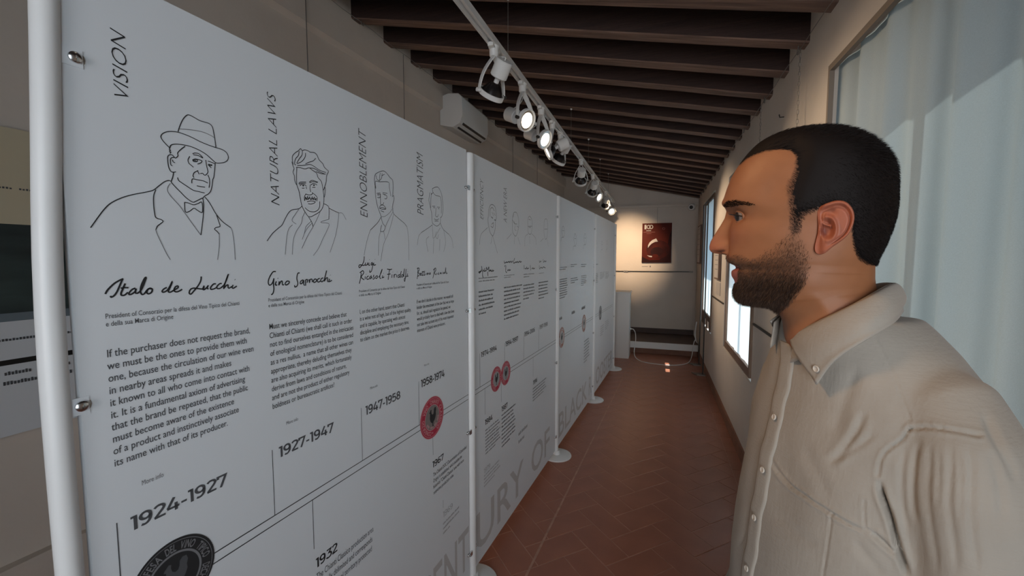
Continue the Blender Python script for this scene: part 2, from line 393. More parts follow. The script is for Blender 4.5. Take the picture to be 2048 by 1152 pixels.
for i, (s, lab) in enumerate(PS):
    c = O0 + Dv * s; t = thing('display_post', lab, 'post', tuple(c), 'posts carrying the display boards')
    top = sh(937, 305)[1] if i else 2.12
    b = MB()
    if i == 0:          # the slim near post is slightly bowed
        L = [(70, 0), (57, 250), (55, 400), (60, 500), (68, 700), (75, 790), (90, 960), (113, 1152)]; Rr = [(130, 0), (118, 270), (121, 400), (122, 500), (130, 700), (138, 800), (152, 930), (172, 1152)]
        R0 = .0165; yy_ = [p[1] for p in L]; pm = []
        for yq in np.linspace(0, 1152, 13):
            xm = (np.interp(yq, yy_, [p[0] for p in L]) + np.interp(yq, [p[1] for p in Rr], [p[0] for p in Rr])) / 2
            Pm = hit(xm, yq, O0, Nv); pm.append((float(Pm[2]), float((Pm - O0) @ Dv)))
        pm = pm[::-1]; hh = np.linspace(top, .012, 26); sc0 = np.interp(hh, [p[0] for p in pm], [p[1] for p in pm])
        sc0 = np.convolve(np.pad(sc0, 3, 'edge'), np.ones(7) / 7, 'valid')
        path = [O0 + Dv * sc0[k] + np.array([0, 0, hh[k]]) for k in range(26)]
        b.tube(path, R0, 28); 
    else:
        R0 = .0205; prof = [(R0, .012), (R0, top - .006), (R0 - .002, top - .001), (R0 - .004, top)]; b.lathe(prof, 28, c + Nv * .003)
    b.build('pole', M['post'], t, smooth=True)
    b = MB(); b.lathe([(.112, 0), (.114, .004), (.112, .010), (.106, .013), (.026, .015), (.022, .03), (.0212, .045)], 40, c + Nv * .012); b.build('base', M['post'], t, smooth=True)
    if i:
        for h in hb:
            b = MB(); b.obox(P3(s - .026, h, .008), Dv, Nv, (0, 0, 1), .010, .003, .010); b.build('bracket', M['chrome'], t)
# small chips in the near post's paint
# ---- lettering
_fc = {}
def glyphs(txt, off=0.0, shear=0.0, space=1.0):
    k = (txt, off, shear, space)
    if k not in _fc:
        c = D.curves.new('lettering', 'FONT'); c.body = txt; c.size = 1; c.offset = off; c.shear = shear; c.resolution_u = 3; c.space_character = space
        o = D.objects.new('lettering', c); me = D.meshes.new_from_object(o)
        v = np.array([p.co[:2] for p in me.vertices]) if len(me.vertices) else np.zeros((0, 2)); f = [tuple(p.vertices) for p in me.polygons]
        D.objects.remove(o); D.meshes.remove(me); D.curves.remove(c); _fc[k] = (v, f)
    return _fc[k]
def raw_w(txt, off=0.0, shear=0.0, space=1.0):
    v, f = glyphs(txt, off, shear, space); return v[:, 0].min(), v[:, 0].max()
CAPR = float(glyphs('H')[0][:, 1].max())
class Ink:
    def __init__(s, board, z=.0007): s.b = MB(); s.board = board; s.z = z
    def flat(s, uv, fs):            # uv in board coordinates (s, h)
        s.b.add([P3(u, v, s.z) for u, v in uv], fs); return s
    def line(s, txt, s0, h0, W, cap, off=0, shear=0, space=1.0, sx=None):
        v, f = glyphs(txt, off, shear, space); x0, x1 = v[:, 0].min(), v[:, 0].max()
        if sx is None: sx = W / (x1 - x0)
        s.flat([(s0 + (x - x0) * sx, h0 + y * cap / CAPR) for x, y in v], f); return s
    def stroke(s, uv, wd):          # a drawn line of constant width with round joins
        uv = [np.array(p, float) for p in uv]; n = len(uv)
        if n == 1:
            c = uv[0]; s.flat([c + wd * np.array([math.cos(a), math.sin(a)]) for a in np.linspace(0, 5.5, 8)], [tuple(range(8))]); return s
        vs = []; 
        for i in range(n):
            t = uv[min(i + 1, n - 1)] - uv[max(i - 1, 0)]; t = t / (np.linalg.norm(t) + 1e-9); p = np.array([-t[1], t[0]]) * wd / 2
            vs += [uv[i] + p, uv[i] - p]
        s.flat(vs, [(2 * i, 2 * i + 1, 2 * i + 3, 2 * i + 2) for i in range(n - 1)]); return s
    def build(s, name, m, label=None):
        if not s.b.v: return None
        o = s.b.build(name, M[m], s.board)
        if label: o['label'] = label
        return o
def smooth_px(pts, sub=5):          # Catmull-Rom through traced points
    if len(pts) < 3: return [np.array(p, float) for p in pts]
    P = [np.array(p, float) for p in pts]; P = [2 * P[0] - P[1]] + P + [2 * P[-1] - P[-2]]; out = []
    for i in range(1, len(P) - 2):
        for k in range(sub):
            t = k / sub; a, b, c, d = P[i - 1:i + 3]
            out.append(0.5 * ((2 * b) + (c - a) * t + (2 * a - 5 * b + 4 * c - d) * t * t + (3 * b - a - 3 * c + d) * t ** 3))
    out.append(P[-2]); return out
def traced(ink, strokes, ox, oy, sc, wd, sub=5):
    for st in strokes:
        pts = smooth_px(st, sub); ink.stroke([sh(ox + p[0] / sc, oy + p[1] / sc) for p in pts], wd)
def S(txt):     # 'x,y x,y|x,y ...' -> strokes
    return [[tuple(float(q) for q in p.split(',')) for p in st.split()] for st in txt.strip().split('|')]
A_, Bb, Cb, Db = boards
# vertical headings (read upwards)
def heading(board, txt, xb, xc, y0, y1, m='ink', off=-.016, shear=.25):
    s0, h0 = sh(xb, y0); s1, h1 = sh(xb, y1); sc_, _ = sh(xc, y0); cap = s0 - sc_
    v, f = glyphs(txt, off, shear, 1.0); x0, x1 = v[:, 0].min(), v[:, 0].max(); k = (h1 - h0) / (x1 - x0)
    Ink(board).flat([(s0 - y * cap / CAPR, h0 + (x - x0) * k) for x, y in v], f).build('heading', m)
heading(A_, 'VISION', 258, 228, 199, 70)
heading(A_, 'NATURAL LAWS', 559, 542, 411, 193)
heading(A_, 'ENNOBLEMENT', 735, 720.5, 435, 263)
heading(A_, 'PRAGMATISM', 847, 834.5, 430, 309)
heading(Bb, 'EFFICIENCY', 966.5, 960, 439, 359, 'ink2')
heading(Bb, 'A NEW ERA', 1013.5, 1007, 446, 377, 'ink2')
# portraits, line drawings
PL = iter(['line portrait of an old man in a hat and bow tie', 'line portrait of a man with wavy hair and a moustache', 'line portrait of a long faced man with short hair', 'line portrait of a smiling man in a suit'])
def portrait(board, dark, light, ox, oy, sc, wd, m1='ink', m2='ink3'):
    if dark:
        a = Ink(board); traced(a, S(dark), ox, oy, sc, wd); o = a.build('portrait_drawing', m1, next(PL, None)); o['kind'] = 'stuff'
    if light:
        a = Ink(board); traced(a, S(light), ox, oy, sc, wd * .8); o = a.build('portrait_drawing', m2, 'faded coat lines of a portrait'); o['kind'] = 'stuff'
portrait(A_, '''740,228 752,190 775,140 800,112 820,108 850,122 900,150 960,168 985,190 995,225 1005,280 1013,343|680,345 650,315 625,285 617,262 630,242 665,228 715,228 760,238 830,265 900,300 960,325 1013,343 1060,358 1090,380 1102,410 1095,435 1070,450 1030,455 1010,452
|680,345 690,325 720,318 770,322 830,335 890,360 940,390 980,425 1010,452|790,333 765,352 738,380 740,402 722,418 710,408 695,395 675,397 665,412 667,450 675,490 690,515 710,520 725,517|710,415 695,415 685,430 688,465 700,475|700,430 705,445 718,452|680,345 678,358 686,362 678,370 688,376 680,384
|708,520 703,550 690,590|1008,455 1003,510 998,555 990,575 985,620 975,655 960,675 935,690 918,705|845,388 860,382 885,385 905,400 918,418 885,400 850,395|825,405 812,430 818,455 835,470 852,485|843,432 865,425 890,430 912,438 905,452 880,462|845,438 860,428 880,432 876,444 855,444 848,436 872,438|955,440 985,450 1005,460|955,465 970,480 980,490|958,462 985,468 972,474 962,466
|940,432 945,470 952,500 955,520 940,540 925,538 918,528 900,530|885,508 870,515 855,525 848,545 855,560|880,510 893,535|840,600 840,575 850,568 880,575 920,582 955,598|955,540 965,565 968,600 963,632|875,618 905,624 935,628|737,558 745,580 775,602 810,625 850,650 890,660 932,670
|690,592 720,625 760,665 800,705 845,735 870,728 915,705|787,737 815,742 852,755 885,745 912,738 915,808 885,798 855,780 825,800 793,805 787,737|110,920 160,850 210,785 260,740 340,702 420,680 500,665 560,650 600,620 640,590 670,580 690,585|580,645 565,690 565,760 575,835 590,852 620,862 632,875 615,890 592,908 580,935|935,700 970,745 1010,815 1060,875 1120,920|1018,830 1035,880 1042,910 1015,918 1003,930 1020,945 1037,965|918,705 925,760 920,850 905,972''',
'''748,208 800,212 870,220 930,235 975,255 1000,270|685,600 668,625 665,655 690,695 750,760 800,830 850,900 903,972|580,935 590,965 620,1030 660,1110 685,1150|1120,920 1132,950 1145,1040 1152,1150|1037,965 1037,1050 1025,1150''', 150, 200, 3.6, .0016)
portrait(A_, '''318,235 308,190 312,150 340,120 365,105 388,83 400,100 412,100 430,95 460,105 480,118 520,122 545,145 565,190 600,225 615,260 640,285 655,303 638,345 633,400 622,440 610,475|375,108 365,150 340,180 330,230 345,240|405,105 400,145 375,180 350,225|435,125 430,165 400,205 355,228|533,175 510,200 470,213 435,230|355,245 400,245 440,240 480,235 520,255 570,290 630,312|345,262 380,265 430,278 470,268 500,290 540,318 555,360 585,395 597,440 605,490
|470,268 520,275 570,305 628,330|535,303 580,322 625,328|303,208 315,250 325,275 315,310 328,345 330,380 340,415 352,432|352,262 348,350 352,430 372,490 385,560 400,630 430,690 470,738 530,715 580,680 605,630 612,560 605,490 610,475|610,475 622,455 622,510 615,550|370,420 385,405 440,403|372,425 400,415 440,415|470,405 500,388 555,405|475,412 505,400 550,410|382,440 400,425 430,430 442,445|400,462 425,462|485,432 510,418 535,425 545,435|500,455 530,455|405,438 412,434 420,438 412,443 405,438|508,434 515,430 523,434 515,440 508,434
|480,430 478,470 485,500|440,450 445,470|440,520 470,528 500,520 498,505|440,515 425,545 425,585|498,505 530,530 547,555 543,588|430,580 435,545 445,575 455,540 462,572 475,545 485,575 500,545 508,575 520,548 530,578 540,560|434,560 445,560 455,570 470,560 490,570 505,560 520,570 535,562|450,592 490,585 530,592|460,612 490,615 520,605 530,592|430,650 465,680 510,690 550,675 570,640 572,590|65,970 115,900 170,850 210,815 240,755 275,695 310,670 370,660 402,635|610,612 640,625 660,655 660,760|465,740 495,790 507,832|660,655 710,680 755,700''',
'''370,665 335,715 305,770 345,808|310,815 275,850 255,930 240,1100|430,690 405,745 395,800 345,880 318,960 308,1100|507,832 540,770 575,690|490,780 440,830 425,890 403,955|495,800 450,850 420,905|507,832 450,930 400,1040|660,760 580,790 660,805 640,870 600,950 560,1040 510,1110|755,700 745,800 720,930 670,1080|755,700 790,705 825,765''', 520, 280, 4.8, .0017)
portrait(A_, '''165,290 155,270 148,200 160,150 200,125 240,115 270,130 310,180 340,215 345,290 340,375|163,300 160,225 200,228 295,232 305,290 322,380|165,160 175,200 200,220|210,135 205,170 200,225|230,140 225,185 205,215|255,150 225,165|155,280 162,380 180,480 215,580 220,597|335,385 350,375 355,410 345,450 335,500|340,500 350,560 400,610 460,660 490,700|172,350 210,345|235,342 285,350|178,368 195,358 210,365 205,395 180,392|190,372 200,376|235,355 265,365 280,380 275,405 255,405|252,362 262,368|212,350 212,420 215,462 235,468 248,445|200,500 215,475 245,475 270,512 230,515 200,505|205,505 230,498 265,510|215,530 250,545|220,597 180,660 105,735|220,600 235,660 262,700 245,745 213,742 225,680''',
'''222,592 260,590 310,550 335,510|105,735 75,830 55,920 40,1000|490,700 500,760 508,880 510,1050|213,745 195,830 190,1000|350,565 330,650 290,780 250,870 230,960 215,1060|345,540 300,620 262,700|245,745 262,830''', 720, 320, 5.235, .0017)
portrait(A_, '''755,300 790,285 820,290 850,350 862,420 868,520 855,590 840,600|755,300 762,335 790,370 830,380 843,400 850,470 850,560|730,340 720,420 735,500 748,560 755,650 785,685 810,690 838,660 842,600|745,360 765,340|745,345 740,420 740,500|755,485 785,485|805,492 835,495|765,498 785,500|815,510 830,512|795,500 790,560 790,585 810,595 818,570|775,615 800,628 825,615|780,640 820,640|755,680 715,710 640,760|838,660 870,725 930,780''',
'''640,760 612,800 598,890|930,780 960,830 975,920|755,660 760,760 770,820 838,710|800,750 788,790 808,825 820,780|720,800 692,840 710,960|875,735 895,860 875,960|770,830 765,980|835,830 830,950''', 720, 320, 5.235, .0017)
portrait(Bb, '''235,330 240,250 260,195 290,188 320,220 330,280 338,340 325,400 320,500 300,570 285,585 255,540 235,450 228,380 235,330|255,340 258,250 285,225 310,270|270,340 290,360|272,345 290,366|310,380 330,385|310,384 330,389|275,440 300,420 290,480 265,460''', '''225,480 140,570 120,700|285,590 265,690|290,590 350,810|280,280 300,330|300,290 325,330''', 940, 380, 6.4, .0026, 'ink2', 'ink3')
portrait(Bb, '''540,370 555,300 575,283 600,300 620,370 622,470 600,560 580,590 545,540 540,450 540,370|540,380 570,430 600,435|560,400 575,440|600,460 620,480|548,350 560,305''', '''530,560 470,630|570,590 565,690|610,600 640,700|580,450 570,500 590,520''', 940, 380, 6.4, .0022, 'ink2', 'ink3')
portrait(Bb, '''740,460 738,380 760,335 790,380 795,460 780,560 745,550 740,460|740,465 790,462|750,480 780,480|750,375 775,385''', '''740,565 705,600 700,720|790,560 840,620 845,700|760,590 765,690''', 940, 380, 6.4, .0022, 'ink2', 'ink3')
portrait(Bb, '''945,500 950,400 970,368 990,400 995,500 985,600 965,630 948,570 945,500|950,500 990,500''', '''940,620 900,660|985,620 1000,720''', 940, 380, 6.4, .0022, 'ink2', 'ink3')
def bust(board, x, y, w_, h_, m='ink3'):    # small far portrait
    portrait(board, '%g,%g %g,%g %g,%g %g,%g %g,%g %g,%g|%g,%g %g,%g %g,%g|%g,%g %g,%g' % (x - w_, y, x, y - h_, x + w_, y, x + w_ * .8, y + h_, x, y + h_ * 1.5, x - w_, y, x - w_ * 1.4, y + h_ * 2.4, x - w_, y + h_ * 1.6, x, y + h_ * 1.5, x - w_ * .5, y, x + w_ * .6, y + .5), '', 0, 0, 1, .003, m)
for (x, y, w_, h_) in ((1126, 461, 3, 9), (1150, 477, 3, 10), (1170, 476, 2.6, 9)): bust(Cb, x, y, w_, h_)
for (x, y, w_, h_) in ((1192, 487, 2, 8), (1204, 489, 2, 7), (1214, 488, 1.6, 7)): bust(Db, x, y, w_, h_, 'ink4')
# hand-written names
def sign(board, txt, ox, oy, sc, wd):
    a = Ink(board); traced(a, S(txt), ox, oy, sc, wd, 4); a.build('signature', 'ink')
sign(A_, '''70,465 100,410 180,330 250,285 310,258 300,270 270,340 230,430 190,485 150,508 142,488|340,320 310,390 285,450 290,480 330,480 380,440|280,385 330,378 385,378|480,385 440,400 400,440 395,470 430,465 475,430 490,390 480,440 500,460|500,460 550,420 590,340 625,240 600,260 560,350 550,430 570,470 600,465|600,465 640,410 680,385 710,400 700,440 660,462 635,440 660,395 710,395
|910,375 870,395 845,425 860,440 900,425 940,380 985,290 950,380 930,430 960,438 1010,410|1010,410 1060,380 1060,355 1030,365 1010,400 1020,430 1060,432 1120,400|1380,225 1370,290 1330,360 1280,420 1240,465 1215,450 1230,405 1270,385 1330,390 1400,395 1420,370|1420,350 1400,395 1420,405 1460,370 1475,345 1460,385 1480,395|1580,325 1545,330 1510,370 1510,400 1550,395 1600,370|1660,320 1630,325 1595,360 1600,390 1640,385 1680,350
|1680,360 1720,280 1750,190 1720,270 1695,350 1685,390 1720,350 1745,340 1745,370 1760,385 1800,360|1815,340 1800,375 1820,385 1865,355|1838,266 1844,270''', 200, 520, 6.827, .0028)
sign(A_, '''160,220 130,225 95,280 82,330 95,360 120,345 135,310 140,290 135,340 140,400 130,445 112,458|165,320 155,355 175,360|180,288 182,292|195,320 190,360 210,325 225,320 228,355 245,355|270,320 255,345 265,358 290,345 298,325 280,318 268,325|405,235 385,240 375,290 385,340 375,370 355,378 352,360|440,305 415,320 410,345 430,340 445,310 445,345 455,365|465,365 465,310 485,305 480,335|500,300 505,335 510,305 530,300 535,330|560,295 545,315 550,332 570,325 578,305 560,295|610,290 590,300 585,322 600,328 620,315|645,285 625,295 620,318 635,325 650,310|655,315 668,260 680,210 665,270 655,320 675,290 690,285 690,320 700,325|710,295 705,325 735,310|717,256 719,259''', 520, 500, 5.12, .0030)
sign(A_, '''1065,65 1062,110 1045,150 1020,180 1010,170 1020,152 1060,158 1070,150|1080,130 1075,155 1095,150 1100,130 1100,155|1115,130 1112,155 1125,155|1118,98 1119,101|1150,125 1135,140 1140,155 1155,135 1150,170 1140,215 1122,228 1125,205|1165,130 1162,155 1185,150|1175,96 1176,99|1035,235 1028,290 1015,345|1020,235 1050,212 1060,235 1035,275 1050,295 1065,305|1075,270 1075,300|1085,248 1086,251|1110,265 1092,280 1095,300 1115,295|1140,262 1122,280 1125,297 1142,275 1145,297|1165,255 1160,270 1170,290 1155,300|1195,262 1180,280 1190,292 1205,275 1195,262|1215,280 1240,230 1250,195 1232,240 1225,285 1240,290|1255,260 1250,285 1270,275|1262,236 1263,239
|1300,195 1330,200 1350,195|1325,200 1315,260 1310,305|1300,250 1335,245|1350,250 1348,285|1357,224 1358,227|1370,250 1372,285 1375,255 1390,250|1398,250 1396,280|1402,224 1403,227|1430,250 1412,262 1412,280 1430,270 1445,215 1432,275 1440,280|1455,250 1445,270 1455,278 1465,260 1455,250|1465,270 1478,190 1470,260 1475,275|1495,195 1490,250 1482,320 1475,300 1500,265|1510,240 1505,270 1518,265|1512,221 1513,224''', 520, 500, 5.12, .0030)
sign(A_, '''1615,180 1615,240 1607,298|1605,190 1625,185 1630,205 1612,230 1632,240 1625,262 1608,270|1640,250 1652,240 1642,238 1640,258 1655,255|1668,215 1660,260 1672,255|1655,225 1680,222|1685,212 1678,258 1690,252|1700,235 1698,255|1712,232 1710,255 1720,235 1725,252|1740,230 1732,245 1742,248 1745,232|1785,195 1778,245 1768,290|1772,205 1795,185 1800,205 1785,235 1800,255|1808,235 1808,255|1830,230 1820,245 1832,250|1850,228 1840,245 1855,235 1857,248|1872,225 1868,245|1882,228 1878,242 1888,235 1882,228|1892,240 1902,178 1898,240|1908,220 1907,242 1918,235''', 520, 500, 5.12, .0030)
sign(Bb, '''145,975 150,1010 125,1060 110,1050 150,1035|165,1010 160,1040 175,1030|190,1000 180,1040 205,1030|160,1040 158,1090 170,1130|210,985 205,1040|210,990 225,1020 240,985 240,1045|250,1020 250,1040 262,1022 262,1040|272,1018 270,1040 285,1035|290,1015 290,1038 305,1030|225,1045 228,1100''', 940, 380, 6.4, .005)
sign(Bb, '''435,905 440,935 470,920 470,930 500,915 500,930 520,912 525,930 540,910 545,930|570,870 555,935 590,920 590,930 610,915 612,930 640,910 640,925 660,915|450,960 440,985|460,965 455,1035 470,1060|480,1015 482,1035 500,1015 502,1032 520,1020''', 940, 380, 6.4, .005)
sign(Bb, '''690,960 690,1015|700,1000 715,1010 725,985 728,1010 745,1000 750,1010|770,960 775,1030|790,1000 795,1010 805,995 812,1010 828,1000''', 940, 380, 6.4, .005)
sign(Bb, '''885,900 890,925 905,910 910,920|935,885 940,925 955,905 960,918 975,910|885,965 890,1010 905,990 925,1000 940,985 965,998''', 940, 380, 6.4, .005)
# printed lines: sentences with their own words
def para(board, lines, l0, r0, ln, m, cap_k=.62, off=0.0, name='paragraph', ref=0):
    s0, h0 = sh(*l0); s1, _ = sh(*r0); _, h1 = sh(*ln); n = len(lines); dh = (h0 - h1) / max(1, n - 1)
    if n == 1: dh = .012
    x0, x1 = raw_w(lines[ref], off); sx = (s1 - s0) / (x1 - x0); a = Ink(board)
    for i, t in enumerate(lines):
        v, f = glyphs(t, off); xm = 0
        a.flat([(s0 + x * sx, h0 - i * dh + y * dh * cap_k / CAPR) for x, y in v], f)
    return a.build(name, m)
para(A_, ['If the purchaser does not request the brand,', 'we must be the ones to provide them with', 'one, because the circulation of our wine even', 'in nearby areas spreads it and makes', 'it known to all who come into contact with', 'it. It is a fundamental axiom of advertising', 'that the brand be repeated, that the public', 'must become aware of the existence', 'of a product and instinctively associate', 'its name with that of its producer.'], (212.7, 715), (498.5, 665.7), (221.9, 936), 'ink2', .60, .006)
SUB = ['President of Consorzio per la difesa del Vino Tipico del Chianti', 'e della sua Marca di Origine']
para(A_, SUB, (210, 637.7), (478, 612), (210, 653.4), 'ink2', .64, .002, 'subtitle')
para(A_, ['Must we sincerely concede and believe that', 'Chianti of Chianti (we shall call it such in order', 'not to find ourselves entangled in the intricacies', 'of enological nomenclature) is to be considered', 'as a res nullius,  a name that all other wines can', 'appropriate, thereby deluding themselves they', 'are also acquiring its merits, which fortunately', 'derive from laws and conditions of nature,', 'and are not the product of either regulatory', 'boldness or bureaucratic artifices?'], (537.8, 658.8), (692.5, 633), (542, 819.4), 'ink', .60, .002)
para(A_, SUB, (536, 603.8), (683, 589), (536.6, 614.7), 'ink2', .64, .002, 'subtitle')
para(A_, ['I, on the other hand, assert that Chianti', 'is a wine not of high, but of the highest quality,', 'and is capable, by operating with utmost', 'discipline and employing the necessary time,', 'to claim on the market the price it deserves.'], (718.8, 628), (808, 612.5), (719.4, 683.8), 'ink', .60, .002)
para(A_, SUB, (717.5, 585), (809, 575), (717.8, 593), 'ink2', .64, .002, 'subtitle')
para(A_, ["If we don't decide in this manner, we would still", 'hinder the enactment of the law that we so hope', 'for, as, should said regulation be passed, we', 'would probably have to deal with a law that does', 'not take into account any of the most important', 'interests of Chianti wine producers.'], (833, 607), (905.6, 594.7), (833.8, 664.7), 'ink', .60, .004)
para(A_, [SUB[0], 'e della sua Marca di Origine'], (833, 572), (897, 565), (833, 578.8), 'ink2', .64, .002, 'subtitle')
DG = {'0': [('e', .31, .5, .235, .42)], '1': ['0,.92 .20,.92', '.20,1 .20,0'],
      '2': ['.05,.80 .16,.90 .29,.925 .43,.88 .50,.74 .44,.58 .06,.09', '.03,.08 .55,.08'], '3': ['.07,.92 .50,.92 .27,.58 .44,.52 .52,.34 .44,.14 .26,.075 .10,.12 .02,.20'],
      '4': ['.38,1 .05,.30', '.02,.27 .62,.27', '.46,.58 .46,0'], '5': ['.50,.92 .13,.92 .10,.56 .30,.58 .46,.52 .53,.34 .45,.14 .27,.075 .11,.11 .03,.19'],
      '6': [('e', .30, .32, .22, .24), '.49,.88 .38,.925 .25,.90 .13,.76 .08,.55 .08,.34'], '7': ['.05,.72 .05,.92 .52,.92 .20,0'],
      '8': [('e', .30, .73, .19, .195), ('e', .30, .30, .225, .225)], '9': [('e', .28, .68, .22, .24), '.50,.66 .50,.45 .45,.24 .33,.10 .20,.075 .09,.12'], '-': ['.04,.36 .32,.36']}
DW = {'1': .36, '-': .40, '4': .68, '7': .60, '0': .66, '2': .61, '3': .60}
def numerals(board, txt, l, r, cap, m, wt):     # geometric sans figures drawn as strokes
    s0, h0 = sh(*l); s1, _ = sh(*r); ch = sh(l[0], l[1] - cap)[1] - h0; tot = sum(DW.get(c, .64) for c in txt) - .08; k = (s1 - s0) / tot; a = Ink(board); x = 0
    for c in txt:
        for st in DG[c]:
            if isinstance(st, tuple): pts = [(st[1] + st[3] * math.cos(q), st[2] + st[4] * math.sin(q)) for q in np.linspace(0, 6.2832, 29)]
            else:
                P_ = [tuple(float(v) for v in p.split(',')) for p in st.split()]
                corner = c in '147-' or len(P_) == 2
                if corner: pts = []; [pts.extend([P_[i]]) for i in range(len(P_))]
                elif c in '35': nc = 3; pts = P_[:nc - 1] + smooth_px(P_[nc - 1:], 6)
                elif c == '2': pts = smooth_px(P_[:-1], 6) + [P_[-1]]
                else: pts = smooth_px(P_, 6)
            # width differs across and up because the board is read foreshortened: build outline in letter space
            pts = [np.array(p, float) for p in pts]; n = len(pts); closed = isinstance(st, tuple)
            segs = [(pts[i], pts[i + 1]) for i in range(n - 1)]; vs = []; fs = []
            L_, R2 = [], []
            for i in range(n):
                t0 = (pts[i] - pts[i - 1]) if i > 0 else (pts[0] - pts[-2] if closed else pts[1] - pts[0]); t1 = (pts[i + 1] - pts[i]) if i < n - 1 else (pts[1] - pts[0] if closed else pts[-1] - pts[-2])
                t0 = t0 / (np.linalg.norm(t0) + 1e-9); t1 = t1 / (np.linalg.norm(t1) + 1e-9); t = t0 + t1; t /= np.linalg.norm(t) + 1e-9; pn = np.array([-t[1], t[0]]); f_ = 1 / max(.55, abs(float(pn @ np.array([-t0[1], t0[0]]))))
                L_.append(pts[i] + pn * wt / 2 * f_); R2.append(pts[i] - pn * wt / 2 * f_)
            for q in range(n): vs += [L_[q], R2[q]]
            fs = [(2 * q, 2 * q + 1, 2 * q + 3, 2 * q + 2) for q in range(n - 1)]
            a.flat([(s0 + (x + p[0]) * k, h0 + p[1] * ch) for p in vs], fs)
        x += DW.get(c, .64)
    a.build('year', m)
def years(board, txt, l, r, cap, m='ink2', off=.036, name='year'):
    if name == 'year': return numerals(board, txt, l, r, cap, m, .155 if m != 'ink4' else .085)
    s0, h0 = sh(*l); s1, _ = sh(*r); _, h1 = sh(l[0], l[1] - cap); Ink(board).line(txt, s0, h0, s1 - s0, h1 - h0, off).build(name, m)
years(A_, '1924-1927', (262, 1063), (452, 972), 29); years(A_, '1927-1947', (558, 916), (666, 874), 22, 'ink2'); years(A_, '1947-1958', (731, 831), (800, 804), 18.5, 'ink2'); years(A_, '1958-1974', (842, 775.5), (888.5, 759), 15.5, 'ink')
for l, r, c in (((283.6, 971), (327, 956), 10), ((572.6, 850), (596, 843), 7), ((740, 779), (755, 774), 5), ((848, 733), (858, 729.5), 4)): years(A_, 'More info', l, r, c, 'ink3', 0.0, 'caption')
years(A_, '1932', (632, 1137), (674, 1101), 19.5, 'ink'); years(A_, '1967', (865, 936.5), (886.5, 921.5), 13, 'ink'); years(A_, '1969', (886, 1036), (905, 1021), 12, 'ink4', 0)
years(Bb, '1974-1994', (962, 715), (993, 702), 10.5, 'ink'); years(Bb, '1994-1997', (1010.8, 693.5), (1035.4, 683), 10, 'ink'); years(Bb, '1994-2006', (1048.6, 673.3), (1069.4, 665), 9, 'ink2'); years(Bb, '1997-1998', (1079, 659), (1095, 652.5), 8.5, 'ink3')
years(Bb, '1984', (970, 851), (984.5, 843), 11, 'ink'); years(Bb, '1987', (1003, 824), (1014.5, 816), 10.5, 'ink'); years(Bb, '1996', (1066, 770), (1074, 765), 8.5, 'ink'); years(Bb, '1979', (967.8, 948), (980, 941), 10, 'ink4', 0)

para(A_, ['The Chianti Classico production area', 'is initially delimited and corresponds', 'to the historical territory protected', 'by Cosimo III.'], (632.7, 1161), (746.5, 1065), (632.7, 1226), 'ink2', .60, 0)
para(A_, ['The Chianti DOC (Denomination of Controlled', 'Origin) is established, which includes the', 'historical "Chianti Classico" area with more', 'restrictive production rules.'], (866, 954), (932.4, 898), (866, 990.5), 'ink', .60, 0)
